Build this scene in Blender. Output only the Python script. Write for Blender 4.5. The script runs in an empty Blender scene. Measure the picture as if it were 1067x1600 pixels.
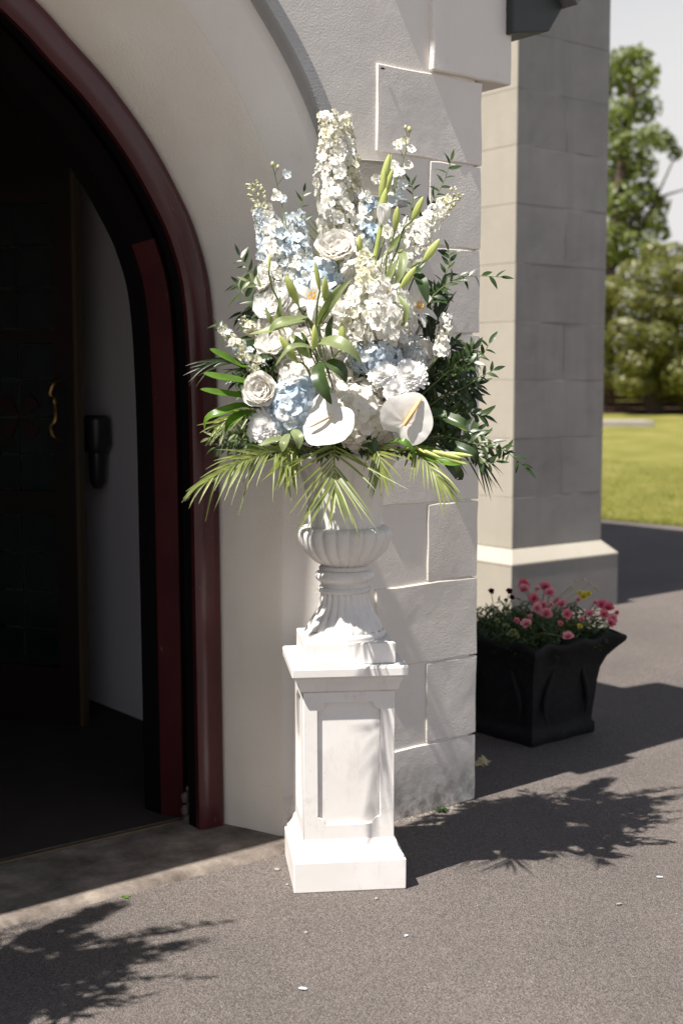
import bpy, math, random
from mathutils import Vector, Matrix
random.seed(11)
rnd = random.random
def U(a, b): return a + (b - a) * random.random()
V = Vector
C = bpy.data.collections.new('scene'); bpy.context.scene.collection.children.link(C)
S = bpy.context.scene

# ------------------------------------------------------------------ camera
FPX, CX, CY, HOR, EYE = 2080.0, 533.5, 800.0, 600.0, 1.55
PITCH = math.atan((CY - HOR) / FPX)
cd = bpy.data.cameras.new('camera'); cam = bpy.data.objects.new('camera', cd); C.objects.link(cam)
cam.location = (0, 0, EYE); cam.rotation_euler = (math.pi / 2 - PITCH, 0, 0)
cd.sensor_fit = 'VERTICAL'; cd.sensor_height = 36; cd.lens = 36 * FPX / 1600
cd.clip_start = 0.05; cd.clip_end = 2000
cd.dof.use_dof = True; cd.dof.focus_distance = 3.95; cd.dof.aperture_fstop = 2.6
S.camera = cam

# ------------------------------------------------------------------ light
SUN_EL, SUN_AZ = 59.5, 40.9          # elevation; heading of the light on the ground, from +X
ld = bpy.data.lights.new('sun', 'SUN'); sun = bpy.data.objects.new('sun', ld); C.objects.link(sun)
ld.energy = 5.0; ld.angle = math.radians(0.53); ld.color = (1.0, 0.955, 0.89)
tv = V((math.cos(math.radians(SUN_AZ)) * math.cos(math.radians(SUN_EL)),
        math.sin(math.radians(SUN_AZ)) * math.cos(math.radians(SUN_EL)), -math.sin(math.radians(SUN_EL))))
sun.rotation_euler = tv.to_track_quat('-Z', 'Y').to_euler()
w = bpy.data.worlds.new('World'); S.world = w; w.use_nodes = True
nt = w.node_tree; nt.nodes.clear()
wo = nt.nodes.new('ShaderNodeOutputWorld'); bg = nt.nodes.new('ShaderNodeBackground')
sk = nt.nodes.new('ShaderNodeTexSky'); sk.sky_type = 'NISHITA'; sk.sun_disc = False
sk.sun_elevation = math.radians(SUN_EL); sk.sun_rotation = math.radians(90 - (SUN_AZ + 180))
tc = nt.nodes.new('ShaderNodeTexCoord'); mp = nt.nodes.new('ShaderNodeMapping'); mp.inputs['Scale'].default_value = (1, 1, 2.2)
mp.inputs['Location'].default_value = (0.35, 0.1, 0.2)
nz = nt.nodes.new('ShaderNodeTexNoise'); nz.inputs['Scale'].default_value = 2.4; nz.inputs['Detail'].default_value = 7; nz.inputs['Roughness'].default_value = .55
rp = nt.nodes.new('ShaderNodeValToRGB'); rp.color_ramp.elements[0].position = .34; rp.color_ramp.elements[1].position = .66
# thin bright haze low in the sky all round, broken cloud above it
sep = nt.nodes.new('ShaderNodeSeparateXYZ'); hz_ = nt.nodes.new('ShaderNodeMapRange'); hz_.interpolation_type = 'SMOOTHSTEP'
hz_.inputs['From Min'].default_value = .20; hz_.inputs['From Max'].default_value = .48; hz_.inputs['To Min'].default_value = .93; hz_.inputs['To Max'].default_value = .0
nt.links.new(tc.outputs['Generated'], sep.inputs[0]); nt.links.new(sep.outputs['Z'], hz_.inputs['Value'])
cm = nt.nodes.new('ShaderNodeMath'); cm.operation = 'MULTIPLY_ADD'; cm.use_clamp = True; cm.inputs[1].default_value = .16
mx = nt.nodes.new('ShaderNodeMix'); mx.data_type = 'RGBA'; mx.inputs['B'].default_value = (8.4, 8.25, 8.2, 1)
nt.links.new(tc.outputs['Generated'], mp.inputs[0]); nt.links.new(mp.outputs[0], nz.inputs['Vector'])
nt.links.new(nz.outputs['Fac'], rp.inputs[0]); nt.links.new(rp.outputs[0], cm.inputs[0]); nt.links.new(hz_.outputs[0], cm.inputs[2]); nt.links.new(cm.outputs[0], mx.inputs['Factor'])
nt.links.new(sk.outputs[0], mx.inputs['A']); nt.links.new(mx.outputs['Result'], bg.inputs[0])
bg.inputs[1].default_value = 0.05; nt.links.new(bg.outputs[0], wo.inputs[0])
S.view_settings.view_transform = 'Standard'; S.view_settings.look = 'None'
S.view_settings.exposure = 0.98; S.view_settings.gamma = 1.0; S.view_settings.use_curve_mapping = False
S.render.engine = 'CYCLES'; S.cycles.max_bounces = 8; S.cycles.transparent_max_bounces = 8

# ------------------------------------------------------------------ measuring helpers
def ray(x, y):
    X = (x - CX) / FPX; Y = -(y - CY) / FPX
    return V((X, math.cos(PITCH) + Y * math.sin(PITCH), -math.sin(PITCH) + Y * math.cos(PITCH)))
DEPTH = [1.0]
def P(x, y, d):                       # point at forward distance d seen at pixel x, y of the photograph
    if DEPTH[0] != 1: d = 4.10 + (d - 4.10) * DEPTH[0]
    r = ray(x, y); return V((0, 0, EYE)) + r * (d / r.y)
def G(x, y, z=0):                     # the same on the ground
    r = ray(x, y); return V((0, 0, EYE)) + r * ((z - EYE) / r.z)
TH = math.radians(37.9)
O = V((0.496, 4.872, 0))              # foot of the porch's outer corner
BU = V((math.cos(TH), math.sin(TH), 0)); BV = V((-math.sin(TH), math.cos(TH), 0))
def W(a, b, z): return O + BU * a + BV * b + V((0, 0, z))

# ------------------------------------------------------------------ materials
def srgb(c): return tuple((x / 12.92 if x <= .04045 else ((x + .055) / 1.055) ** 2.4) for x in c)
class Mat:
    def __init__(s, name):
        s.m = bpy.data.materials.new(name); s.m.use_nodes = True; s.t = s.m.node_tree
        s.b = s.t.nodes['Principled BSDF']; s.out = s.t.nodes['Material Output']; s.tcn = None
    def n(s, k, **kw):
        a = s.t.nodes.new(k)
        for p, q in kw.items(): setattr(a, p, q)
        return a
    def co(s):
        if not s.tcn: s.tcn = s.n('ShaderNodeTexCoord')
        return s.tcn.outputs['Object']
    def noise(s, scale, detail=4, rough=.55, stretch=None):
        a = s.n('ShaderNodeTexNoise'); a.inputs['Scale'].default_value = scale
        a.inputs['Detail'].default_value = detail; a.inputs['Roughness'].default_value = rough
        c = s.co()
        if stretch:
            m = s.n('ShaderNodeMapping'); m.inputs['Scale'].default_value = stretch; s.t.links.new(c, m.inputs[0]); c = m.outputs[0]
        s.t.links.new(c, a.inputs['Vector']); return a.outputs['Fac']
    def ramp(s, fac, stops):
        r = s.n('ShaderNodeValToRGB'); e = r.color_ramp.elements
        while len(e) < len(stops): e.new(.5)
        for i, (p, c) in enumerate(stops):
            e[i].position = p; e[i].color = (*c, 1) if len(c) == 3 else c
        s.t.links.new(fac, r.inputs[0]); return r.outputs[0]
    def mix(s, fac, a, b, mode='MIX'):
        m = s.n('ShaderNodeMix', data_type='RGBA', blend_type=mode)
        for k, x in (('Factor', fac), ('A', a), ('B', b)):
            if hasattr(x, 'is_output'): s.t.links.new(x, m.inputs[k])
            else: m.inputs[k].default_value = x if k == 'Factor' else (*x, 1)
        return m.outputs['Result']
    def col(s, c):
        if hasattr(c, 'is_output'): s.t.links.new(c, s.b.inputs['Base Color'])
        else: s.b.inputs['Base Color'].default_value = (*c, 1)
    def bump(s, h, strength, dist, prev=None):
        b = s.n('ShaderNodeBump'); b.inputs['Strength'].default_value = strength; b.inputs['Distance'].default_value = dist
        s.t.links.new(h, b.inputs['Height'])
        if prev: s.t.links.new(prev, b.inputs['Normal'])
        s.t.links.new(b.outputs[0], s.b.inputs['Normal']); return b.outputs[0]
    def rough(s, r, spec=.5):
        s.b.inputs['Roughness'].default_value = r; s.b.inputs['Specular IOR Level'].default_value = spec
    def trans(s, c, f):               # thin leaf or petal: part of the light goes through
        t = s.n('ShaderNodeBsdfTranslucent'); m = s.n('ShaderNodeMixShader'); m.inputs[0].default_value = f
        if hasattr(c, 'is_output'): s.t.links.new(c, t.inputs[0])
        else: t.inputs[0].default_value = (*c, 1)
        s.t.links.new(s.b.outputs[0], m.inputs[1]); s.t.links.new(t.outputs[0], m.inputs[2]); s.t.links.new(m.outputs[0], s.out.inputs[0])
M = {}
def render_paint(name, c, dirt=.10, bs=.9, low=False, spec=.45, rough=.55):
    m = Mat(name)
    big = m.noise(1.7, 5, .6); c2 = tuple(x * (1 - dirt) for x in c)
    k = m.ramp(big, [(.32, c2), (.68, c)])
    sp = m.noise(9, 6, .7); k = m.mix(m.ramp(sp, [(.60, (0, 0, 0)), (.80, (.35, .35, .35))]), k, tuple(x * .72 for x in c))
    st = m.noise(5, 5, .65, (1, 1, .10)); k = m.mix(m.ramp(st, [(.52, (0, 0, 0)), (.78, (.55, .55, .55))]), k, tuple(x * (1 - dirt * 2.0) for x in c))   # rain streaks
    oi = m.n('ShaderNodeObjectInfo'); k = m.mix(m.ramp(oi.outputs['Random'], [(0, (0, 0, 0)), (1, (1, 1, 1))]), k, m.mix(1.0, k, (.91, .905, .90), 'MULTIPLY'))   # block to block
    if low:                           # splashed soil near the pavement
        sx = m.n('ShaderNodeSeparateXYZ'); m.t.links.new(m.co(), sx.inputs[0])
        mr = m.n('ShaderNodeMapRange'); mr.inputs['From Min'].default_value = .20; mr.inputs['From Max'].default_value = .0
        m.t.links.new(sx.outputs['Z'], mr.inputs['Value'])
        ml = m.n('ShaderNodeMath', operation='MULTIPLY'); m.t.links.new(mr.outputs[0], ml.inputs[0])
        m.t.links.new(m.ramp(m.noise(14, 6, .75), [(.40, (0, 0, 0)), (.62, (1, 1, 1))]), ml.inputs[1])
        k = m.mix(ml.outputs[0], k, (.20, .17, .14))
    m.col(k); m.rough(rough, spec)
    p = m.bump(m.noise(11, 3, .5), .35, .006)
    hm = m.n('ShaderNodeMath', operation='MULTIPLY'); m.t.links.new(m.noise(150, 2, .5), hm.inputs[0])
    m.t.links.new(m.ramp(m.noise(3.5, 3, .5), [(.38, (.25, .25, .25)), (.62, (1, 1, 1))]), hm.inputs[1]); m.bump(hm.outputs[0], bs, .0030, p); M[name] = m.m; return m
render_paint('cream_render', (.80, .75, .69), low=True, bs=.5, dirt=.07)
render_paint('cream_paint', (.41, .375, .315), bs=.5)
render_paint('reveal_render', (.85, .785, .69), low=False, dirt=.10, bs=.6)
render_paint('grey_shade_render', (.275, .265, .255), dirt=.22, bs=.7, spec=.3)  # grey puts the shade of the buttress front into its colour
render_paint('hood_paint', (.40, .40, .395), dirt=.2, bs=1.3, spec=.6, rough=.45)
render_paint('inner_plaster', (.74, .70, .72), bs=.3)
def simple(name, c, rough=.5, spec=.5, metal=0, bump=None, vary=.15, vs=12):
    m = Mat(name)
    m.col(m.ramp(m.noise(vs, 5, .6), [(.3, tuple(x * (1 - vary) for x in c)), (.7, c)]))
    m.rough(rough, spec); m.b.inputs['Metallic'].default_value = metal
    if bump: m.bump(m.noise(bump[0], 4, .6, bump[3] if len(bump) > 3 else None), bump[1], bump[2])
    M[name] = m.m; return m
# old glossy dark red paint on wood, chipped
m = Mat('red_paint')
k = m.ramp(m.noise(5, 5, .6), [(.3, (.046, .008, .010)), (.7, (.068, .012, .014))])
k = m.mix(m.ramp(m.noise(48, 5, .8, (1, 1, .45)), [(.665, (0, 0, 0)), (.70, (1, 1, 1))]), k, (.16, .11, .11))
m.col(k); m.rough(.28, .5); pb = m.bump(m.noise(60, 4, .6, (1, 1, .12)), .3, .002); m.bump(m.noise(14, 4, .6), .35, .003, pb); M['red_paint'] = m.m
simple('recess_shade', (.006, .004, .004), .9, .1)  # black colour stands for the deep shade inside the door recess
simple('dark_wood', (.018, .008, .007), .35, .5)
simple('dark_soffit', (.030, .034, .033), .45, .5, bump=(20, .2, .003))
simple('slate', (.16, .15, .15), .7, .4, bump=(40, .5, .004))
simple('black_iron', (.012, .012, .013), .4, .5, bump=(50, .4, .002))
simple('brass', (.30, .18, .07), .35, .5, 1)
simple('gold_trim', (.10, .07, .035), .5, .4, .2)
simple('dark_plastic', (.02, .022, .025), .35, .5)
simple('carpet', (.055, .044, .038), .95, .1, bump=(260, .8, .004, (1, .12, 1)), vs=6)
simple('chrome', (.5, .5, .5), .2, .5, 1)
m = Mat('leaded_glass'); m.col(m.ramp(m.noise(9, 2), [(.4, (.004, .010, .008)), (.6, (.010, .018, .014))])); m.rough(.12, .5); M['leaded_glass'] = m.m
simple('stained_red', (.03, .005, .006), .15, .5)
# gloss white painted plaster
m = Mat('white_plaster')
k = m.ramp(m.noise(4, 5, .6), [(.3, (.70, .665, .635)), (.7, (.80, .775, .75))])
k = m.mix(m.ramp(m.noise(13, 7, .75, (1, 1, .3)), [(.54, (0, 0, 0)), (.74, (.75, .75, .75))]), k, (.56, .50, .44))
k = m.mix(m.ramp(m.noise(42, 5, .75), [(.685, (0, 0, 0)), (.72, (.9, .9, .9))]), k, (.36, .28, .21))
m.col(k); m.rough(.42, .45); pb = m.bump(m.noise(7, 3, .5), .25, .004); m.bump(m.noise(70, 4, .5), .18, .001, pb); M['white_plaster'] = m.m
# asphalt
m = Mat('asphalt')
vo = m.n('ShaderNodeTexVoronoi'); vo.inputs['Scale'].default_value = 235; m.t.links.new(m.co(), vo.inputs['Vector'])
stone = m.ramp(vo.outputs['Color'], [(.10, (.080, .068, .062)), (.55, (.150, .129, .118)), (.93, (.218, .190, .172)), (.985, (.36, .33, .30))])
patch = m.ramp(m.noise(.9, 6, .6), [(.3, (.80, .80, .81)), (.72, (1.1, 1.08, 1.06))])
k = m.mix(1.0, stone, patch, 'MULTIPLY')
k = m.mix(m.ramp(m.noise(3.2, 6, .7), [(.56, (0, 0, 0)), (.74, (.5, .5, .5))]), k, (.13, .105, .09))
m.col(k); m.rough(.85, .3)
vd = m.n('ShaderNodeTexVoronoi'); vd.inputs['Scale'].default_value = 235; m.t.links.new(m.co(), vd.inputs['Vector'])
pb = m.bump(vd.outputs['Distance'], .9, .0055); m.bump(m.noise(420, 3, .7), .5, .0015, pb); M['asphalt'] = m.m
# step concrete
m = Mat('step_concrete')
k = m.ramp(m.noise(6, 7, .7), [(.34, (.085, .066, .055)), (.52, (.17, .142, .12)), (.70, (.30, .25, .205))])
m.col(k); m.rough(.85, .3); pb = m.bump(m.noise(30, 6, .7), .8, .006); m.bump(m.noise(200, 4, .7), .5, .002, pb); M['step_concrete'] = m.m
# grass
m = Mat('lawn_grass')
k = m.ramp(m.noise(1.1, 6, .6), [(.3, (.14, .140, .028)), (.55, (.20, .188, .042)), (.75, (.29, .24, .095))])
m.col(k); m.rough(.9, .2); m.bump(m.noise(40, 5, .7), 1, .03); M['lawn_grass'] = m.m
simple('earth', (.11, .07, .05), .95, .1, bump=(5, .8, .05), vs=1.5)
simple('old_stone', (.30, .27, .23), .9, .2, bump=(20, .8, .01), vs=4)
simple('mortar', (.13, .10, .085), .9, .2, bump=(60, .8, .004))
m = simple('planter_stone', (.005, .005, .006), .7, .25, bump=(26, .9, .008), vary=.4, vs=9)
m.col(m.mix(m.ramp(m.noise(16, 7, .8), [(.58, (0, 0, 0)), (.78, (.6, .6, .6))]), (.0065, .0065, .008), (.06, .055, .05)))
simple('soil', (.03, .022, .016), .95, .1, bump=(80, .9, .006))
def leafmat(name, c, c2, tr=.25, rough=.48, spec=.5, vein=True):
    m = Mat(name); oi = m.n('ShaderNodeObjectInfo')
    k = m.mix(oi.outputs['Random'], c, c2)
    k = m.mix(m.ramp(m.noise(35, 3, .5), [(.4, (0, 0, 0)), (.7, (.25, .25, .25))]), k, tuple(min(1, x * 1.7) for x in c2))
    m.col(k); m.rough(rough, spec)
    if vein: m.bump(m.noise(150, 2, .5, (1, .07, 1)), .25, .0008)
    if tr:
        g = m.mix(1.0, k, (1.6, 1.9, .55), 'MULTIPLY'); m.trans(g, tr)
    M[name] = m.m
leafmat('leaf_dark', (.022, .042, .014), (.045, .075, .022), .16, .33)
leafmat('leaf_plant', (.03, .055, .018), (.06, .095, .03), .2, .5)
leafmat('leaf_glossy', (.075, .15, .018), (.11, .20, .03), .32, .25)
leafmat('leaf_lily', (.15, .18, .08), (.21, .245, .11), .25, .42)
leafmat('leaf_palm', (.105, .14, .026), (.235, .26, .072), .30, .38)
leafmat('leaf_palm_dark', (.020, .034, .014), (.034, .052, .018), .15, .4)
leafmat('bud_green', (.36, .40, .12), (.48, .50, .19), .22, .4)
leafmat('stem_green', (.10, .14, .035), (.16, .20, .06), 0, .5, vein=False)
leafmat('tree_leaf', (.040, .060, .012), (.14, .165, .034), .28, .5, vein=False)
leafmat('hedge_leaf', (.10, .105, .022), (.25, .235, .062), .28, .42, vein=False)
leafmat('blade', (.17, .18, .035), (.28, .255, .07), .35, .6, vein=False)
simple('bark', (.08, .06, .045), .9, .2, bump=(10, .8, .03), vs=3)
def petalmat(name, c, c2, tr=.40, tint=None, rough=.6, bumps=120):
    m = Mat(name); oi = m.n('ShaderNodeObjectInfo')
    k = m.mix(oi.outputs['Random'], c, c2)
    m.col(k); m.rough(rough, .25)
    m.bump(m.noise(bumps, 3, .5), .3, .0012)
    m.trans(tint or k, tr); M[name] = m.m
petalmat('petal_white', (.87, .845, .76), (.90, .89, .85))
petalmat('petal_cream', (.72, .70, .52), (.80, .77, .62))
petalmat('petal_ice', (.62, .70, .76), (.80, .82, .82))
petalmat('petal_blue', (.47, .59, .71), (.70, .77, .83))
petalmat('petal_rose', (.87, .85, .81), (.89, .88, .86), tint=(.90, .86, .78))
petalmat('petal_hydrangea', (.84, .80, .72), (.88, .86, .81))
petalmat('petal_pure', (.88, .87, .85), (.90, .89, .88), .35)
petalmat('petal_pink', (.78, .17, .25), (.86, .42, .46), .3)
petalmat('petal_yellow', (.75, .62, .06), (.80, .70, .15), .25)
petalmat('petal_maroon', (.06, .006, .014), (.10, .012, .02), .1)
petalmat('bud_cream', (.50, .50, .27), (.66, .63, .42), .2)
m = Mat('spathe'); m.col((.84, .82, .77)); m.rough(.22, .5); m.bump(m.noise(26, 2, .4), .5, .004); m.trans((.85, .82, .72), .22); M['spathe'] = m.m
simple('spadix', (.78, .48, .20), .5, .4, bump=(900, .6, .001))
simple('spadix_pale', (.82, .68, .48), .5, .4, bump=(900, .6, .001))
simple('floret_eye', (.50, .54, .20), .7, .3)
simple('anther', (.80, .42, .06), .8, .2)
simple('petal_fallen', (.75, .76, .80), .6, .3)
simple('straw', (.55, .47, .26), .7, .2)
simple('pebble', (.27, .24, .21), .8, .3)

# ------------------------------------------------------------------ object helpers
class MB:
    def __init__(s): s.v = []; s.f = []; s.mi = []; s.cur = 0
    def add(s, vs, fs):
        n = len(s.v); s.v += [tuple(x) for x in vs]
        for f in fs: s.f.append(tuple(n + i for i in f)); s.mi.append(s.cur)
    def grid(s, rows, closed=False):
        nu, nv = len(rows), len(rows[0]); fs = []
        for i in range(nu - 1):
            for j in range(nv if closed else nv - 1):
                k = (j + 1) % nv; fs.append((i * nv + j, i * nv + k, (i + 1) * nv + k, (i + 1) * nv + j))
        s.add([p for r in rows for p in r], fs)
    def box(s, lo, hi):
        x0, y0, z0 = lo; x1, y1, z1 = hi
        s.add([(x0, y0, z0), (x1, y0, z0), (x1, y1, z0), (x0, y1, z0), (x0, y0, z1), (x1, y0, z1), (x1, y1, z1), (x0, y1, z1)],
              [(0, 3, 2, 1), (4, 5, 6, 7), (0, 1, 5, 4), (1, 2, 6, 5), (2, 3, 7, 6), (3, 0, 4, 7)])
    def prism(s, poly, b0, b1):        # polygon in (a, z) pushed along b
        n = len(poly)
        s.add([(a, b0, z) for a, z in poly] + [(a, b1, z) for a, z in poly],
              [tuple(range(n)), tuple(range(2 * n - 1, n - 1, -1))] + [(i, i + n, (i + 1) % n + n, (i + 1) % n) for i in range(n)])
    def tube(s, path, rad, n=6, caps=True):
        path = [V(p) for p in path]; rows = []; up = V((.13, .31, .94)).normalized()
        for i, p in enumerate(path):
            t = (path[min(i + 1, len(path) - 1)] - path[max(i - 1, 0)]).normalized()
            x = t.cross(up)
            if x.length < .05: x = t.cross(V((1, 0, 0)))
            x.normalize(); y = t.cross(x).normalized()
            r = rad[i] if isinstance(rad, (list, tuple)) else rad
            rows.append([p + x * (r * math.cos(2 * math.pi * k / n)) + y * (r * math.sin(2 * math.pi * k / n)) for k in range(n)])
        base = len(s.v); s.grid(rows, True)
        if caps:
            s.f.append(tuple(base + k for k in range(n))[::-1]); s.mi.append(s.cur)
            s.f.append(tuple(base + (len(rows) - 1) * n + k for k in range(n))); s.mi.append(s.cur)
    def lathe(s, prof, n=32, mod=None, c=(0, 0, 0)):
        rows = []
        for r, z in prof:
            rows.append([(c[0] + (mod(r, z, 2 * math.pi * k / n) if mod else r) * math.cos(2 * math.pi * k / n),
                          c[1] + (mod(r, z, 2 * math.pi * k / n) if mod else r) * math.sin(2 * math.pi * k / n), c[2] + z) for k in range(n)])
        s.grid(rows, True)
    def sphere(s, c, r, nu=8, nv=6, sc=(1, 1, 1)):
        s.grid([[(c[0] + sc[0] * r * math.sin(math.pi * i / nv) * math.cos(2 * math.pi * k / nu),
                  c[1] + sc[1] * r * math.sin(math.pi * i / nv) * math.sin(2 * math.pi * k / nu),
                  c[2] + sc[2] * r * math.cos(math.pi * i / nv)) for k in range(nu)] for i in range(nv + 1)], True)
    def mesh(s, name, mats, smooth=True, auto=None):
        me = bpy.data.meshes.new(name); me.from_pydata(s.v, [], s.f)
        for x in (mats if isinstance(mats, (list, tuple)) else [mats]): me.materials.append(M[x])
        me.polygons.foreach_set('material_index', s.mi)
        if smooth: me.polygons.foreach_set('use_smooth', [True] * len(s.f))
        me.validate(); me.update()
        if smooth and auto: me.set_sharp_from_angle(angle=math.radians(auto))
        return me
    def build(s, name, mats, parent=None, smooth=True, auto=35, **kw):
        return put(name, s.mesh(name, mats, smooth, auto), parent, **kw)
def put(name, me, parent=None, mat=None, loc=None, rz=None, **props):
    o = bpy.data.objects.new(name, me); C.objects.link(o)
    if parent: o.parent = parent
    if mat is not None:
        o.matrix_basis = (Matrix.Translation(-parent.location) @ mat) if (parent and parent.get('worldkids')) else mat
    elif parent and parent.get('worldkids'): o.location = -parent.location
    if loc is not None: o.location = loc
    if rz is not None: o.rotation_euler = (0, 0, rz)
    for k, x in props.items(): o[k] = x
    return o
def thing(name, label, cat, loc=(0, 0, 0), rz=0, group=None, worldkids=False):
    o = bpy.data.objects.new(name, None); C.objects.link(o); o.empty_display_size = .05
    o.location = loc; o.rotation_euler = (0, 0, rz); o['label'] = label; o['category'] = cat
    if group: o['group'] = group
    if worldkids: o['worldkids'] = 1
    return o
def frame(loc, y, z, s=1.0, sx=None):  # matrix whose Y runs along y and Z leans to z
    y = V(y).normalized(); z = V(z); z = z - y * z.dot(y)
    if z.length < 1e-4: z = y.orthogonal()
    z.normalize(); x = y.cross(z)
    m = Matrix((x, y, z)).transposed().to_4x4()
    sc = Matrix.Diagonal((s if sx is None else sx, s, s, 1))
    return Matrix.Translation(loc) @ m @ sc
def bevel(o, wd=.006, seg=2):
    b = o.modifiers.new('bevel', 'BEVEL'); b.width = wd; b.segments = seg; b.limit_method = 'ANGLE'; b.angle_limit = math.radians(40); return o
def spl(pts, n):                       # smooth curve through points
    pts = [V(p) for p in pts]; out = []
    if len(pts) == 2: return [pts[0].lerp(pts[1], i / n) for i in range(n + 1)]
    for i in range(n + 1):
        t = i / n * (len(pts) - 1); k = min(int(t), len(pts) - 2); f = t - k
        p0 = pts[max(k - 1, 0)]; p1 = pts[k]; p2 = pts[k + 1]; p3 = pts[min(k + 2, len(pts) - 1)]
        out.append(.5 * ((2 * p1) + (p2 - p0) * f + (2 * p0 - 5 * p1 + 4 * p2 - p3) * f * f + (3 * p1 - p0 - 3 * p2 + p3) * f ** 3))
    return out

# ------------------------------------------------------------------ ground
b = MB(); b.box((-60, -20, -.3), (60, 60, -.0001))
b.build('asphalt_yard', 'asphalt', smooth=False, kind='structure')
b = MB()                               # lawn rising gently towards the trees
def lz(x, y): return .006 + max(0, y - 15.2) * .035
e0, e1 = G(900, 808.6), G(1400, 852)
dx = (e1 - e0).normalized(); rows = []
for j in range(24):
    yy = j / 23; row = []
    for i in range(21):
        p = e0 + dx * (i - 6) * (1.2 + 4 * yy) + V((0, 1, 0)) * (yy ** 1.6 * 250)
        row.append((p.x, p.y, lz(p.x, p.y) if p.y < 50 else lz(0, 50) + (p.y - 50) * .01))
    rows.append(row)
b.grid(rows); b.build('lawn', 'lawn_grass', kind='structure')
b = MB()
for i in range(34000):
    s_ = U(-1, 7); q = rnd() ** 1.8 * 9; p = e0 + dx * s_ + V((0, q, 0)); z = lz(p.x, p.y); h = U(.025, .055); an = U(0, 3.14)
    d = V((math.cos(an), math.sin(an), 0)) * .004; le = V((U(-.02, .02), U(-.02, .02), 0))
    b.add([p + V((0, 0, z)) - d, p + V((0, 0, z)) + d, p + le + V((0, 0, z + h))], [(0, 1, 2)])
b.build('grass_blades', 'blade', smooth=False, kind='stuff', label='short sunlit grass at the near edge of the lawn', category='grass')

# ------------------------------------------------------------------ church porch
AC = -1.95                             # axis of the doorway
def arch(pts, n, side=1):              # right half, foot to apex, as (a, z)
    return [(p.x, p.y) for p in spl([(a, z, 0) for a, z in pts], n)]
FR = [(-.923, 0), (-.930, .9), (-.936, 1.5), (-.957, 1.85), (-1.008, 2.04), (-1.08, 2.18), (-1.185, 2.335), (-1.324, 2.49), (-1.45, 2.60), (-1.554, 2.69), (-1.70, 2.79), (-1.85, 2.86), (AC, 2.88)]
AR = [(-.836, 0), (-.832, .9), (-.828, 1.5), (-.822, 1.85), (-.822, 2.02), (-.838, 2.14), (-.896, 2.29), (-.985, 2.446), (-1.097, 2.590), (-1.199, 2.70), (-1.40, 2.87), (-1.68, 3.02), (AC, 3.07)]
NA = 72
fr = arch(FR, NA); ar = arch(AR, NA)
def off(c, d):                         # curve moved outwards by d
    out = []
    for i, p in enumerate(c):
        q0 = c[max(i - 1, 0)]; q1 = c[min(i + 1, len(c) - 1)]; t = V((q1[0] - q0[0], q1[1] - q0[1])).normalized()
        out.append((min(p[0] + t.y * d, 9), p[1] - t.x * d) if i < len(c) - 1 else (AC, p[1] + d))
    return out
def full(c):                           # both halves
    return c + [(2 * AC - a, z) for a, z in c[-2::-1]]
def sweep(b, secs):                    # secs: list of (curve, b)
    rows = []
    F = [(full(c), d) for c, d in secs]
    for i in range(len(F[0][0])): rows.append([(c[i][0], d, c[i][1]) for c, d in F])
    b.grid(rows)
porch = thing('church_porch', 'cream rendered church porch with a round arched doorway and raised corner blocks', 'church', O, TH)
ch = off(ar, .125)
# reveal, chamfer
b = MB(); secs = [(fr, .45), (fr, .305), ([(f[0] * .55 + a[0] * .45, f[1] * .55 + a[1] * .45) for f, a in zip(fr, ar)], .205), ([(f[0] * .05 + a[0] * .95, f[1] * .05 + a[1] * .95) for f, a in zip(fr, ar)], .082), (off(ar, .006), .068)]
sweep(b, secs); b.build('arch_reveal', 'reveal_render', porch, auto=None)
b = MB(); sweep(b, [(off(ar, .006), .068), (off(ar, .014), .060), (off(ar, .07), .030), (ch, .004), (off(ar, .135), .0)])
b.build('arch_chamfer', 'cream_render', porch, auto=None)
# flat wall
b = MB(); wc = full(off(ar, .135)); TOP = 5.6
rowA = [(a, 0, z) for a, z in wc]; rowB = []
for a, z in wc:
    if z < 2.2: rowB.append((-.03 if a > AC else -3.87, 0, z))
    else:
        f = (a - AC); g = max(-1, min(1, f / .9)); hh = 2.2 + (TOP - 2.2) * min(1, (1 - abs(g)) * 3)
        rowB.append((AC + (1.92 * (1 if g > 0 else -1) if abs(g) > .667 else g * 1.92 / .667), 0, hh))
rows = [[tuple(V(p).lerp(V(q), t / 4)) for t in range(5)] for p, q in zip(rowA, rowB)]
b.grid(rows); b.build('wall', 'cream_render', porch, smooth=False)
b = MB()                               # body of the porch behind its front
b.box((-.42, .07, 0), (-.03, 3.25, 2.95)); b.box((-3.87, .07, 0), (-3.48, 3.25, 2.95))
b.add([(-3.87, .004, 0), (-3.48, .004, 0), (-3.48, .07, 0), (-3.87, .07, 0), (-.03, .0, 0), (-.03, .07, 0), (-.03, 0, 2.95), (-.03, .07, 2.95)], [(4, 5, 7, 6)])
b.add([(-.965, .44, 0), (-.42, .44, 0), (-.42, .44, 3.6), (-.965, .44, 3.6), (-2.935, .44, 0), (-3.48, .44, 0), (-3.48, .44, 3.6), (-2.935, .44, 3.6)], [(0, 1, 2, 3), (4, 5, 6, 7)])
b.build('side_wall', 'inner_plaster', porch, smooth=False)
b = MB(); b.box((-3.48, .46, 2.93), (-.42, 3.25, 3.0)); b.box((-3.6, 3.25, 0), (-.3, 3.4, 3.0)); b.build('ceiling', 'dark_wood', porch, smooth=False)
b = MB(); b.box((-3.48, .425, .0), (-.421, 3.25, .012)); b.build('carpet', 'carpet', porch, smooth=False)
b = MB(); b.box((-2.9, .405, .0), (-.985, .425, .022)); bevel(b.build('threshold_strip', 'gold_trim', porch, smooth=False), .004)
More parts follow.
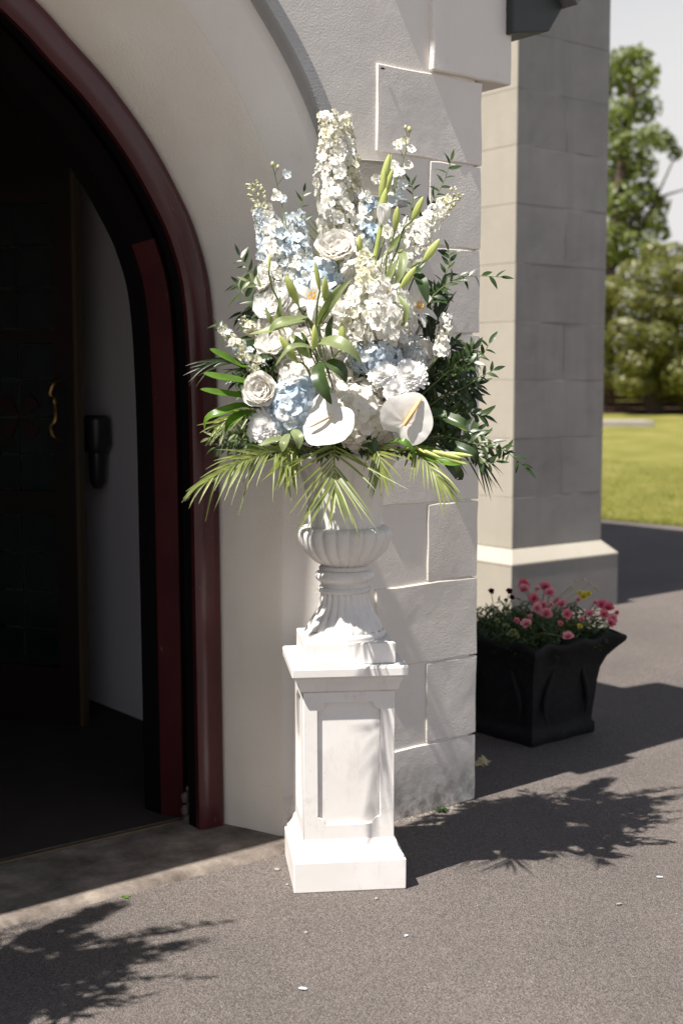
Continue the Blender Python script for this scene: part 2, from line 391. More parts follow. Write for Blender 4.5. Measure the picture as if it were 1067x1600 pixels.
# step slab with a broken outer edge
b = MB(); rows = []
for i in range(61):
    a = -3.1 + i * (2.27 / 60); e = -.035 + .012 * math.sin(i * 1.7) * rnd() + U(-.006, .006)
    rows.append([(a, e - .012, -.01), (a, e, .008 + U(0, .003)), (a, e + .03, .014), (a, .2, .016), (a, .405, .016), (a, .45, .016)])
b.grid(rows); b.build('door_step', 'step_concrete', porch, auto=60)
# corner blocks
edges = [0, .253, .551, .843, 1.127, 1.43, 1.73, 2.03, 2.325, 2.620]
def block(name, lo, hi, mat, parent, jit=.003, bw=.007, nx=5, nz_=4):
    b = MB(); x0, y0, z0 = lo; x1, y1, z1 = hi
    # a box with a few extra cuts, its front slightly uneven
    fr_ = [[(x0 + (x1 - x0) * i / nx + (U(-jit, jit) if 0 < i < nx or True else 0), y0 + U(-jit, jit) * .6, z0 + (z1 - z0) * j / nz_ + U(-jit, jit)) for i in range(nx + 1)] for j in range(nz_ + 1)]
    bk = [[(p[0], y1, p[2]) for p in r] for r in fr_]
    b.grid(fr_); n0 = len(b.v); b.grid([r for r in bk])
    W_ = nx + 1
    for j in range(nz_):
        for i, sgn in ((0, 1), (nx, -1)):
            q = (j * W_ + i, (j + 1) * W_ + i, n0 + (j + 1) * W_ + i, n0 + j * W_ + i); b.f.append(q if sgn > 0 else q[::-1]); b.mi.append(0)
    for i in range(nx):
        for j, sgn in ((0, -1), (nz_, 1)):
            q = (j * W_ + i, j * W_ + i + 1, n0 + j * W_ + i + 1, n0 + j * W_ + i); b.f.append(q if sgn < 0 else q); b.mi.append(0)
    me = b.mesh(name, mat, True, 30)
    import bmesh
    bm = bmesh.new(); bm.from_mesh(me); bmesh.ops.remove_doubles(bm, verts=bm.verts, dist=1e-6); bmesh.ops.recalc_face_normals(bm, faces=bm.faces); bm.to_mesh(me); bm.free()
    o = put(name, me, parent); bevel(o, bw, 2); return o
for i in range(9):
    long_ = i % 2 == 0
    block('quoin', (-.482 if long_ else -.243, -.007, edges[i] + (.003 if i else 0)), (.0, .30, edges[i + 1] - .003), 'cream_render', porch, bw=.0032)
b = MB(); b.lathe([(0, 0), (.006, 0), (.006, .002)], 8); o = b.build('drill_hole', 'black_iron', porch); o.location = (-.462, -.0100, 2.602); o.rotation_euler = (math.pi / 2, 0, 0); o.scale = (1.5, .5, 1)
block('kneeler_stone', (-.245, -.022, 2.624), (.132, .30, 3.0), 'cream_render', porch)
block('kneeler_stone', (-.50, -.012, 3.004), (.10, .28, 3.30), 'cream_render', porch)
# hood mould
b = MB(); ho = [c for c in ()]
def upto(c, z0): return [p for p in c if p[1] >= z0]
n0 = len([p for p in off(ar, .14) if p[1] < 2.19])
def cut(c): return c[n0:]
sec = [(off(ar, .178), .0), (off(ar, .179), -.030), (off(ar, .184), -.046), (off(ar, .190), -.052), (off(ar, .228), -.055), (off(ar, .238), -.045), (off(ar, .240), .0)]
sweep(b, [(cut(c), d) for c, d in sec]); b.build('hood_mould', 'hood_paint', porch, auto=40)
b = MB(); b.prism([(-.70, 2.168), (-.435, 2.168), (-.42, 2.27), (-.50, 2.285), (-.70, 2.285)], -.085, .0)
o = b.build('label_stop', 'cream_paint', porch, smooth=False)
for v_ in o.data.vertices:
    if v_.co.y < -.01 and v_.co.x < -.6: v_.co.y += .035
bevel(o, .006)
b = MB(); b.box((-.715, -.100, 2.140), (-.425, .0, 2.166)); bevel(b.build('drip_slab', 'hood_paint', porch, smooth=False), .004)
# roof edge
b = MB(); b.prism([(.10, 2.795), (.285, 2.830), (.355, 2.925), (.315, 2.965), (-.62, 4.05), (-.78, 3.90), (.10, 3.01)], -.06, .72); bevel(b.build('barge_board', 'dark_soffit', porch, smooth=False), .006)
b = MB(); b.prism([(.365, 2.925), (.385, 2.945), (.30, 3.04), (-1.95, 5.66), (-1.95, 5.60), (-.60, 4.045)], -.12, .75); b.build('roof', 'slate', porch, smooth=False)
b = MB(); b.prism([(.10, 2.90), (.12, 2.98), (-1.95, 5.42), (-4.02, 2.98), (-4.0, 2.90), (-1.95, 5.32)], .30, 3.3); b.build('roof', 'slate', porch, smooth=False)
b = MB(); b.add([(-3.87, .0, 2.9), (-1.95, 0, 5.3), (-.03, 0, 2.9)], [(0, 1, 2)])
# door frame, outer and inner order
b = MB(); sweep(b, [(fr, .33), (off(fr, -.002), .288), (off(fr, -.010), .281), (off(fr, -.030), .280), (off(fr, -.060), .281), (off(fr, -.084), .283), (off(fr, -.098), .294), (off(fr, -.098), .315)])
b.build('door_frame', 'red_paint', porch, auto=40)
b = MB(); sweep(b, [(off(fr, -.097), .313), (off(fr, -.096), .365), (off(fr, -.05), .372), (off(fr, -.045), .475)]); b.build('door_rebate', 'recess_shade', porch, auto=40)
def low(c, z1): return [p for p in c if p[1] <= z1]
def sweep_low(b, secs, z1, sg):        # one jamb, up to the springing only
    k = len(low(secs[0][0], z1))
    b.grid([[(c[i][0] if sg > 0 else 2 * AC - c[i][0], d, c[i][1]) for c, d in secs] for i in range(k)])
for sg in (1, -1):
    b = MB(); sweep_low(b, [(off(fr, -.045), .47), (off(fr, -.062), .450), (off(fr, -.070), .448), (off(fr, -.110), .518), (off(fr, -.114), .526)], 2.06, sg)
    b.build('inner_frame', 'red_paint', porch, auto=40)
kh = len(low(fr, 2.05)) - 1
b = MB(); sweep(b, [(c[kh:], d) for c, d in [(off(fr, -.045), .468), (off(fr, -.062), .452), (off(fr, -.070), .450), (off(fr, -.110), .520), (off(fr, -.114), .528)]]); b.build('head_shade', 'recess_shade', porch, auto=40)  # added black piece, painted as the shade above the inner posts
b = MB(); sweep(b, [(off(fr, -.113), .525), (off(fr, -.128), .62), (off(fr, -.02), .64)]); b.build('frame_back', 'recess_shade', porch, auto=40)
# open outer door, seen by its edge
dl = put('door', None, porch); 
dl.location = (-1.028, .585, 0); dl.rotation_euler = (0, 0, math.radians(54))
b = MB(); b.prism([(0, .02), (.88, .02), (.88, 2.55), (.5, 2.4), (.2, 2.2), (.06, 2.0), (0, 1.75)], -.055, 0); me = b.mesh('door', 'dark_wood', False); bpy.data.objects.remove(dl)
dl = put('door', me, porch); dl.location = (-1.028, .60, 0); dl.rotation_euler = (0, 0, math.radians(54)); bevel(dl, .003)
for z0, z1 in ((1.62, 1.95), (1.35, 1.58), (.45, .78)):
    b = MB(); b.tube([(-.012, -.03, z0), (-.012, -.03, z1)], .009, 8); b.box((-.018, -.048, z0 + .03), (.004, -.012, z0 + .06)); b.box((-.018, -.048, z1 - .06), (.004, -.012, z1 - .03)); b.build('bolt', 'black_iron', dl)
b = MB(); b.box((-.02, -.10, 1.05), (.02, -.055, 1.27)); b.tube([(-.01, -.08, 1.03), (-.02, -.085, .93), (-.015, -.085, .86)], [.012, .014, .010], 8); b.build('lock', 'black_iron', dl)
b = MB(); b.box((-.022, -.102, 1.035), (.02, -.055, 1.05)); b.build('lock_plate', 'chrome', dl)
# inner glazed door standing half open
idr = thing('glazed_door', 'dark inner door with leaded panes and a curled brass handle, standing ajar inside the porch', 'door', W(-.666, 1.834, .012), TH + math.atan2(.83, -.56))
LW = .98
b = MB()
for x0, x1, z0, z1 in ((0, .115, 0, 2.88), (LW - .11, LW, 0, 2.88), (.115, LW - .11, 0, .26), (.115, LW - .11, 2.33, 2.88), (.115, LW - .11, .95, 1.06), (.115, LW - .11, 1.72, 1.78)):
    b.box((x0, -.022, z0), (x1, .022, z1))
b.build('door_rail', 'dark_wood', idr, smooth=False)
b = MB(); b.box((-.004, -.026, 0), (.0, .026, 2.88)); b.box((.0, .0225, 0), (.012, .0265, 2.88)); b.build('edge_strip', 'gold_trim', idr, smooth=False)
for (z0, z1, nz_) in ((.26, .95, 4), (1.06, 1.72, 4), (1.78, 2.33, 3)):
    for i in range(4):
        for j in range(nz_):
            xw = (LW - .225) / 4; zh = (z1 - z0) / nz_; b = MB()
            b.box((.115 + i * xw + .004, -.004 + U(-.001, .001), z0 + j * zh + .004), (.115 + (i + 1) * xw - .004, .004, z0 + (j + 1) * zh - .004)); b.build('pane', 'leaded_glass', idr, smooth=False)
b = MB()
for k in range(4):
    a0 = k * math.pi / 2 + .45
    b.add([(.30, .010, 1.39)] + [(.30 + .115 * math.cos(a0 + t * .17), .010, 1.39 + .115 * math.sin(a0 + t * .17)) for t in range(5)], [(0, 1, 2, 3, 4, 5)])
b.build('rosette', 'stained_red', idr, smooth=False)
b = MB(); b.tube(spl([(.075, .025, 1.56), (.085, .07, 1.545), (.10, .085, 1.49), (.085, .07, 1.46), (.085, .07, 1.38), (.10, .085, 1.35), (.085, .07, 1.295), (.075, .025, 1.28)], 28), [.008 + .003 * math.sin(i * .9) ** 2 for i in range(29)], 8)
b.build('handle', 'brass', idr)
b = MB(); b.box((.045, .022, 1.24), (.09, .026, 1.60)); b.build('handle_plate', 'black_iron', idr, smooth=False)
b = MB(); b.lathe([(0, .05), (.05, .048), (.065, .03), (.068, -.09), (.055, -.12), (.04, -.125), (.035, -.26), (.02, -.29), (0, -.29)], 20)
b.build('wall_dispenser', 'dark_plastic', loc=W(-.50, 2.0, 1.36), label='dark rounded dispenser fixed to the wall just inside the doorway', category='dispenser')
b = MB(); b.prism([(1.05, .86), (1.45, .86), (1.45, 2.0), (1.40, 2.2), (1.30, 2.33), (1.17, 2.36), (1.05, 2.3)], .0, .006)
for v_i, (x, y, z) in enumerate(b.v): b.v[v_i] = (-.4205 - y, x, z)
b.build('wall_panel', 'inner_plaster', porch, smooth=False)
# loose mortar at the foot of the frame
b = MB()
for x, y, z, q in ((-1.0, .395, .02, .030), (-1.012, .40, .055, .026), (-.99, .40, .075, .022), (-1.008, .405, .10, .020), (-.996, .41, .128, .013), (-1.0, .38, .015, .026)): b.sphere((x, y, z), q, 7, 5, (U(.6, 1), .7, U(.7, 1.1)))
b.build('loose_mortar', 'mortar', porch, smooth=False)

# ------------------------------------------------------------------ nave with its corner buttress
nave = thing('church_nave', 'taller church body behind the porch, with a cream buttress of coursed blocks, its front coloured grey for shade', 'church', O, TH)
BA0, BA1, BB = 2.885, 3.765, 2.68
b = MB(); b.box((BA0 + .02, BB + .02, 0), (BA1 - .02, 3.6, 7.2)); b.build('buttress_core', 'grey_shade_render', nave, smooth=False)
b = MB(); b.box((-12, 3.42, 0), (BA1 - .06, 12, 7.2)); b.build('wall', 'cream_paint', nave, smooth=False)
b = MB(); b.add([(-12.2, 3.2, 7.2), (BA1 + .1, 3.2, 7.2), (BA1 - 4.5, 7.7, 10.6), (-12.2, 7.7, 10.6), (BA1 + .1, 12.2, 7.2), (-12.2, 12.2, 7.2)], [(0, 1, 2, 3), (3, 2, 4, 5), (1, 4, 2), (0, 3, 5)]); b.build('roof', 'slate', nave, smooth=False)
ce = [.46, .80, 1.19, 1.575, 1.955, 2.335, 2.715, 3.085, 3.44, 3.80, 4.17, 4.54, 4.91, 5.28, 5.65, 6.02, 6.39, 6.76, 7.2]
for i in range(len(ce) - 1):
    z0, z1 = ce[i] + .0007, ce[i + 1] - .0007; mid = BA0 + (.47 if True else .5)
    if i % 2: block('buttress_block', (BA0 + .012, BB, z0), (mid - .001, BB + .05, z1), 'grey_shade_render', nave, .0012, .0022, 3, 2); block('buttress_block', (mid + .001, BB, z0), (BA1, BB + .05, z1), 'grey_shade_render', nave, .0012, .0022, 3, 2)
    else: block('buttress_block', (BA0 + .012, BB, z0), (BA1, BB + .05, z1), 'grey_shade_render', nave, .0012, .0022, 4, 2)
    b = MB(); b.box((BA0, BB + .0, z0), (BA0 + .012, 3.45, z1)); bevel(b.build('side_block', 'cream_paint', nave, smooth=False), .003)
# plinth: front in the grey shade colour, cream side and weathered cream chamfer
A0, A1, B0 = BA0 - .085, BA1 + .085, BB - .085
b = MB(); b.box((A0 + .004, B0, 0), (A1, 3.5, .36)); b.build('plinth', 'grey_shade_render', nave, smooth=False)
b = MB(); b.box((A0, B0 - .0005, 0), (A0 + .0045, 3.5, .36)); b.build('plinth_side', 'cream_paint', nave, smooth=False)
b = MB(); b.add([(A0 - .003, B0 - .003, .358), (A1 + .003, B0 - .003, .358), (A1 + .003, 3.5, .358), (A0 - .003, 3.5, .358), (A0 - .003, B0 - .003, .372), (A1 + .003, B0 - .003, .372), (A1 + .003, 3.5, .372), (A0 - .003, 3.5, .372),
                 (BA0 - .002, BB - .002, .458), (BA1 + .002, BB - .002, .458), (BA1, 3.5, .458), (BA0 - .002, 3.5, .458)],
                [(0, 3, 2, 1), (0, 1, 5, 4), (1, 2, 6, 5), (2, 3, 7, 6), (3, 0, 4, 7), (4, 5, 9, 8), (5, 6, 10, 9), (7, 4, 8, 11), (8, 9, 10, 11)])
bevel(b.build('plinth_chamfer', 'cream_paint', nave, smooth=False), .005)

# ------------------------------------------------------------------ pedestal
PC = V((.006, 4.125, 0)); PR = math.radians(7.0)
ped = thing('pedestal', 'square white pedestal with recessed notched panels, under the white urn', 'pedestal', PC, PR)
def ring(b, prof):                     # square mouldings: list of (half width, z)
    rows = []
    for hw, z in prof: rows.append([(-hw, -hw, z), (hw, -hw, z), (hw, hw, z), (-hw, hw, z)])
    b.grid(rows, True)
    n = len(b.v); b.f.append((n - 4, n - 3, n - 2, n - 1)); b.mi.append(0)
b = MB(); ring(b, [(.171, 0), (.173, .004), (.1735, .094), (.171, .098)]); bevel(b.build('plinth', 'white_plaster', ped, smooth=False), .0025)
b = MB(); ring(b, [(.166, .0985), (.166, .108), (.161, .113), (.158, .118), (.150, .132), (.148, .140), (.146, .148), (.143, .152), (.141, .156)]); b.build('base_moulding', 'white_plaster', ped, auto=50)
b = MB(); ring(b, [(.129, .150), (.129, .618)]); b.build('shaft', 'white_plaster', ped, smooth=False)
# front plates with a notched opening
def plate(hw, z0, z1, rx, rz0, rz1, nr, th):
    cu = bpy.data.curves.new('plate', 'CURVE'); cu.dimensions = '2D'; cu.fill_mode = 'BOTH'; cu.extrude = th / 2; cu.bevel_depth = .0016; cu.bevel_resolution = 1
    def poly(pts):
        sp = cu.splines.new('POLY'); sp.points.add(len(pts) - 1); sp.use_cyclic_u = True
        for i, (x, y) in enumerate(pts): sp.points[i].co = (x, y, 0, 1)
    poly([(-hw, z0), (hw, z0), (hw, z1), (-hw, z1)])
    pts = []
    for sx, sz, a0 in ((-1, -1, 0), (1, -1, 90), (1, 1, 180), (-1, 1, 270)):
        cx = sx * rx; cz = rz0 if sz < 0 else rz1
        for k in range(9):
            a = math.radians(a0 + 90 - k * 90 / 8) if True else 0
            pts.append((cx + nr * math.cos(a), cz + nr * math.sin(a)))
    poly(pts)
    o = bpy.data.objects.new('t', cu); C.objects.link(o); dg = bpy.context.evaluated_depsgraph_get(); dg.update()
    me = bpy.data.meshes.new_from_object(o.evaluated_get(dg)); bpy.data.objects.remove(o); me.materials.clear(); me.materials.append(M['white_plaster']); return me
pm = plate(.1385, .152, .617, .098, .200, .585, .024, .010)
for k in range(4):
    o = put('panel_frame', pm, ped); o.matrix_basis = Matrix.Rotation(k * math.pi / 2, 4, 'Z') @ Matrix.Translation((0, -.1338, 0)) @ Matrix.Rotation(math.pi / 2, 4, 'X')
b = MB(); ring(b, [(.139, .612), (.142, .618), (.150, .622), (.153, .632), (.154, .640), (.159, .650), (.163, .655), (.1635, .664)]); b.build('cornice', 'white_plaster', ped, auto=45)
b = MB(); ring(b, [(.164, .664), (.1745, .668), (.177, .672), (.178, .694), (.176, .699), (.173, .701)]); bevel(b.build('cap', 'white_plaster', ped, smooth=False), .003)

# ------------------------------------------------------------------ urn
urn = thing('urn', 'white fluted garden urn with a lobed bowl, standing on the white pedestal', 'urn', PC + V((.004, .0, .702)), PR)
b = MB(); ring(b, [(.138, .0), (.1395, .003), (.1395, .060), (.137, .064)]); bevel(b.build('foot_plate', 'white_plaster', urn, smooth=False), .003)
b = MB(); n_fl = 22
def flute(k): return lambda r, z, t: r * (1 - k * (abs(math.cos(t * n_fl / 2)) ** 6))
b.lathe([(.0, .0642), (.126, .0642), (.128, .068), (.128, .076), (.124, .083), (.121, .085)], 96)
b.build('foot_ring', 'white_plaster', urn, auto=50)
b = MB(); pr = [(.121, .085), (.118, .096), (.110, .112), (.098, .130), (.087, .150), (.079, .172), (.0755, .192), (.075, .204)]
b.lathe(pr, 176, lambda r, z, t: r * (1 - .055 * abs(math.cos(t * n_fl / 2)) ** 5)); b.build('fluted_foot', 'white_plaster', urn, auto=60)
b = MB(); b.lathe([(.075, .202), (.080, .2035), (.083, .209), (.083, .214), (.080, .219), (.075, .221)], 160, lambda r, z, t: r * (1 + .028 * math.sin(t * 30 + z * 500))); b.build('rope_ring', 'white_plaster', urn, auto=None)
b = MB(); b.lathe([(.075, .221), (.074, .228), (.078, .236), (.087, .241), (.0925, .249), (.0925, .257), (.088, .265), (.080, .269), (.074, .271)], 96); b.build('neck_ring', 'white_plaster', urn)
b = MB(); b.lathe([(.074, .271), (.078, .274), (.079, .279), (.075, .284), (.070, .286)], 160, lambda r, z, t: r * (1 + .035 * math.sin(t * 34 + z * 500))); b.build('rope_ring', 'white_plaster', urn, auto=None)
b = MB(); nl = 20
b.lathe([(.066, .284), (.076, .289), (.096, .300), (.116, .317), (.132, .338), (.1425, .360), (.1470, .378), (.1465, .392), (.141, .402), (.131, .408), (.116, .409)], 200,
        lambda r, z, t: r * (1 - .065 * (1 - abs(math.sin(t * nl / 2)) ** .55))); b.build('lobed_bowl', 'white_plaster', urn, auto=None)
b = MB(); b.lathe([(.114, .404), (.114, .42), (.116, .45), (.120, .49), (.127, .54), (.141, .585), (.156, .608), (.170, .618), (.178, .625), (.179, .634), (.173, .642), (.158, .643), (.148, .630), (.118, .56), (.11, .50), (0.0, .50)], 200,
                lambda r, z, t: r * (1 - (.045 * abs(math.cos(t * 6)) ** 10 if .415 < z < .605 and r > .113 else 0))); b.build('urn_neck', 'white_plaster', urn, auto=50)
TOPZ = PC.z + .702 + .64                # rim height
BASE = V((PC.x + .004, PC.y, TOPZ - .03))
b = MB(); b.sphere((0, 0, -.02), .11, 16, 8, (1, 1, .6)); b.build('floral_foam', 'leaf_dark', loc=BASE, label='dark green floral foam packed into the mouth of the urn', category='floral foam')

# ------------------------------------------------------------------ flower meshes
def petal_rows(L, Wd, nu=5, nv=3, cup=.3, curl=.0, tip=.6, ruffle=.0, base=.12):
    rows = []
    for i in range(nu):
        t = i / (nu - 1); wv = Wd * (base + (1 - base) * math.sin(min(1, t / tip) * math.pi / 2)) if t < tip else Wd * math.sqrt(max(0, 1 - ((t - tip) / (1 - tip + .06)) ** 2))
        z = L * (cup * t * t - curl * t ** 4); row = []
        for j in range(nv):
            q = (j / (nv - 1) - .5) * 2
            row.append((q * wv / 2, t * L, z + cup * .45 * q * q * Wd * .5 + ruffle * L * math.sin(q * 5 + t * 7 + i * 1.3) * t))
        rows.append(row)
    return rows
def add_rot(b, rows, az, tilt, c=(0, 0, 0), rr=0):   # petal turned outwards by tilt about the flower's Z
    m = Matrix.Translation(c) @ Matrix.Rotation(az, 4, 'Z') @ Matrix.Translation((0, rr, 0)) @ Matrix.Rotation(tilt, 4, 'X')
    b.grid([[m @ V(p) for p in r] for r in rows])
def floret_mesh(name, mats, n=5, L=.013, Wd=.013, tilt=.35, inner=True, ruffle=.06):
    b = MB()
    for k in range(n):
        add_rot(b, petal_rows(L * U(.85, 1.12), Wd * U(.85, 1.15), 6, 5, U(.0, .35), U(.1, .5), .58, ruffle), k * 2 * math.pi / n + U(-.12, .12), tilt + U(-.15, .2), (0, 0, U(0, .0008)), .0012)
    if inner:
        for k in range(4): add_rot(b, petal_rows(L * .45, Wd * .4, 3, 3, .4, 0, .6, .1), k * 1.57 + .6, .9, (0, 0, .001))
    b.cur = 1; b.sphere((0, 0, .0022), .0020, 6, 4)
    return b.mesh(name, mats)
FL = {k: [floret_mesh('floret', [mt, 'floret_eye'], random.choice((5, 6)), .0172, .0150, U(.10, .50), True, .10) for _ in range(8)] for k, mt in
      (('w', 'petal_white'), ('c', 'petal_cream'), ('i', 'petal_ice'), ('b', 'petal_blue'))}
HY = {k: [floret_mesh('floret', [mt, mt], 4, .0150, .0190, U(.0, .35), False, .10) for _ in range(7)] for k, mt in
      (('b', 'petal_blue'), ('w', 'petal_hydrangea'), ('i', 'petal_ice'))}
def bud_mesh(mt, n=8):
    b = MB(); b.lathe([(0, 0), (.0030, .001), (.0048, .005), (.0045, .009), (.0022, .0125), (0, .014)], n); return b.mesh('bud', mt)
BUDS = [bud_mesh('bud_cream'), bud_mesh('petal_cream')]
def zmat(loc, z, s=1, roll=None):
    z = V(z).normalized(); q = z.to_track_quat('Z', 'Y'); return Matrix.Translation(loc) @ q.to_matrix().to_4x4() @ Matrix.Rotation(U(0, 6.28) if roll is None else roll, 4, 'Z') @ Matrix.Scale(s, 4)
FG = 'flowers and greenery arranged in the urn'
def stem(b, head, rad=.0028, bow=.03, start=None, n=8):
    st = start or BASE + V((U(-.05, .05), U(-.05, .05), 0)); md = st.lerp(head, .5) + V((U(-1, 1) * bow, U(-.3, .3) * bow, bow * .4))
    b.tube(spl([st, md, head], n), rad, 5); return st
def spike(label, pts, w0, w1, n, kinds, buds=0, fs=1.0, cat='delphinium', tipbud=.0, name=None):
    """pts: tip first (x, y, depth); w0/w1 head half width in px at tip and foot"""
    path = spl([P(*p) for p in pts], 24); root = thing(name or 'delphinium', label, cat, path[-1], group=FG, worldkids=True)
    b = MB(); b.tube(path[::-1], [.003 - .0016 * i / 24 for i in range(25)], 6); stem(b, path[-1]); b.build('stem', 'stem_green', root)
    for i in range(n):
        t = ((i + .5) / n); t = t ** .92; k = min(23, int(t * 24)); p = path[k].lerp(path[k + 1], t * 24 - k); ax = (path[max(k - 1, 0)] - path[k + 1]).normalized()
        a = i * 2.39996 + U(-.3, .3); e1 = ax.cross(V((0, 1, 0))).normalized(); e2 = ax.cross(e1)
        rad = e1 * math.cos(a) + e2 * math.sin(a); wpx = (w0 + (w1 - w0) * t) * U(.86, 1.12) / 507
        sc = fs * (.58 + .42 * min(1, t * 1.6)) * U(.78, 1.18); r = max(.004, wpx - .010 * sc) * U(.6, 1.08)
        pos = p + rad * r + ax * U(-.003, .003); d = rad + ax * U(-.35, .5) + V((U(-.3, .3), -.25 + U(-.3, .3), U(-.2, .2)))
        if t < tipbud:
            put('bud', random.choice(BUDS), root, mat=zmat(p + rad * r * .9, rad + ax * .9, sc * 1.3))
        else:
            kd = kinds if isinstance(kinds, str) else kinds(t)
            put('floret', random.choice(FL[random.choice(kd)]), root, mat=zmat(pos, d, sc))
            if sc > .8 and i % 3 == 0: put('floret', random.choice(FL[random.choice(kd)]), root, mat=zmat(p + rad * r * .45 + ax * .006, d + ax * .5, sc * .85))
    return root
def sparse(label, pts, heads, cat='delphinium', fs=1.0):
    path = spl([P(*p) for p in pts], 16); root = thing('delphinium', label, cat, path[-1], group=FG, worldkids=True)
    b = MB(); b.tube(path[::-1], [.0025 - .0012 * i / 16 for i in range(17)], 6); stem(b, path[-1])
    for (x, y, d, kd, s_) in heads:
        p = P(x, y, d); q = min(path, key=lambda u: (u - p - V((0, 0, -.02))).length); b.tube([q, q.lerp(p, .5) + V((0, 0, .003)), p], .0009, 4)
        if kd == 'bud': put('bud', BUDS[0], root, mat=zmat(p, (U(-.3, .3), -.3, 1), s_ * 1.4))
        else: put('floret', random.choice(FL[kd]), root, mat=zmat(p, (U(-.5, .5), -1, U(-.1, .5)), s_ * fs))
    b.build('stem', 'stem_green', root); return root
def hydrangea(label, c, r, kd, asp=(1, 1, 1), fs=1.0):
    c = P(*c); r = r / 507; root = thing('hydrangea', label, 'hydrangea', c, group=FG, worldkids=True)
    b = MB(); b.sphere(c, r * .80, 14, 9, asp); b.build('flower_base', 'petal_' + {'b': 'blue', 'w': 'hydrangea', 'i': 'ice'}[kd[0]], root)
    b = MB(); stem(b, c, .004); b.build('stem', 'stem_green', root)
    n = int(11.5 * r * r / (.0315 * fs) ** 2)
    for i in range(n):
        z = 1 - 2 * (i + .5) / n; a = i * 2.39996; d = V((math.sqrt(1 - z * z) * math.cos(a), math.sqrt(1 - z * z) * math.sin(a), z))
        if d.y > .55: continue
        d2 = (d + V((U(-.35, .35), U(-.35, .35), U(-.35, .35)))).normalized()
        p = c + V((d.x * asp[0], d.y * asp[1], d.z * asp[2])) * r * U(.88, 1.0)
        put('floret', random.choice(HY[random.choice(kd)]), root, mat=zmat(p, d2, fs * U(1.0, 1.4)))
    return root
RP = [MB() for _ in range(3)]
for i, b in enumerate(RP): b.grid(petal_rows(1, 1.22, 8, 8, .70, .42 + .12 * i, .60, .014 + .008 * i, .40))
RPM = [[b.mesh('petal', mt) for b in RP] for mt in ('petal_rose', 'petal_pure')]
def rose(label, c, r, face, mt=0, layers=5, name='rose', cat='rose', open_=1.0):
    c = P(*c); r = r / 507; face = V(face).normalized(); root = thing(name, label, cat, c, group=FG, worldkids=True)
    B0_ = face.to_track_quat('Z', 'Y').to_matrix().to_4x4(); k = 0
    for L in range(layers):
        f = L / (layers - 1); n = 4 + L * 2; sz = r * (.62 + .52 * f); tilt = math.radians(86 - 50 * f * open_)
        for j in range(n):
            m = Matrix.Translation(c - face * r * .45) @ B0_ @ Matrix.Rotation(j * 6.283 / n + L * .7 + U(-.15, .15), 4, 'Z') @ Matrix.Translation((0, r * (.05 + .10 * f), 0)) @ Matrix.Rotation(tilt + U(-.12, .12), 4, 'X') @ Matrix.Diagonal((sz * U(.9, 1.15), sz * U(.92, 1.05), sz, 1))
            put('petal', random.choice(RPM[mt]), root, mat=m)
    b = MB(); b.sphere(c - face * r * .35, r * .28, 8, 6); stem(b, c - face * r * .5, .003); b.build('stem', 'stem_green', root); return root
def mum(label, c, r, face, name='chrysanthemum', n=210, fr_=.07):
    c = P(*c); r = r / 507; face = V(face).normalized(); root = thing(name, label, 'chrysanthemum' if name == 'chrysanthemum' else 'carnation', c, group=FG, worldkids=True)
    B0_ = Matrix.Translation(c - face * r * .35) @ face.to_track_quat('Z', 'Y').to_matrix().to_4x4(); b = MB()
    for i in range(n):
        f = (i + .5) / n; tilt = math.radians(88 - 92 * f ** .8); L = r * (.55 + .50 * f) * U(.9, 1.08)
        rows = petal_rows(L, r * (.17 + fr_), 4, 3, .35, .15, .75, .01 + fr_ * .15, .4)
        m = B0_ @ Matrix.Rotation(i * 2.39996, 4, 'Z') @ Matrix.Rotation(tilt, 4, 'X'); b.grid([[m @ V(p) for p in rw] for rw in rows])
    b.sphere(c - face * r * .25, r * .46, 14, 9)
    b.build('petals', 'petal_pure', root, auto=None)
    b = MB(); stem(b, c - face * r * .4, .0025); b.build('stem', 'stem_green', root); return root
def anthurium(label, c, r, face, roll, s0, s1, mt):
    c = P(*c); r = r / 507; face = V(face).normalized(); root = thing('anthurium', label, 'anthurium', c, group=FG, worldkids=True)
    up = V((math.sin(roll), 0, math.cos(roll))); m = frame(c, up, face); b = MB(); rows = []
    for i in range(15):                # heart outline in polar form, lobes towards +Y
        k = i / 14; row = []
        for j in range(48):
            t = j / 48 * 2 * math.pi; R = 1.0 - .34 * max(0, math.cos(t)) ** 10 + .08 * math.cos(t * 2 + math.pi) + .22 * max(0, -math.cos(t)) ** 7 + .02 * math.sin(t * 5)
            x = math.sin(t) * R * k; y = math.cos(t) * R * k
            z = .10 * k - .12 * k ** 3 + .07 * math.sin(t * 2 + roll * 3) * k ** 3 + .018 * math.cos(7 * t) * k ** 5 + .09 * (abs(x) ** 1.2) * (1 if y > 0 else .4) - .050 * abs(math.sin(4.5 * t)) ** .5 * k * (1 - k)
            row.append(m @ V((x * r, (y + .12 * (1 - k)) * r, z * r)))
        rows.append(row)
    b.grid(rows, True); b.build('spathe', 'spathe', root, auto=None)
    a, e = P(*s0), P(*s1); b = MB(); b.tube(spl([a, a.lerp(e, .5) + V((0, -.006, 0)), e], 10), [.004, .0062, .0066, .0066, .0064, .006, .0058, .0052, .0045, .0034, .0015], 9); b.build('spadix', mt, root)
    b = MB(); stem(b, c + V((0, .01, 0)), .003); b.build('stem', 'stem_green', root); return root
b = MB(); b.lathe([(0, 0), (.045, .02), (.085, .12), (.128, .32), (.14, .48), (.125, .66), (.085, .84), (.03, .97), (0, 1)], 24, lambda r, z, t: r * (1 + .10 * math.cos(3 * t) - .05 * abs(math.cos(1.5 * t)) ** 8)); BUDL = b.mesh('bud', 'bud_green')
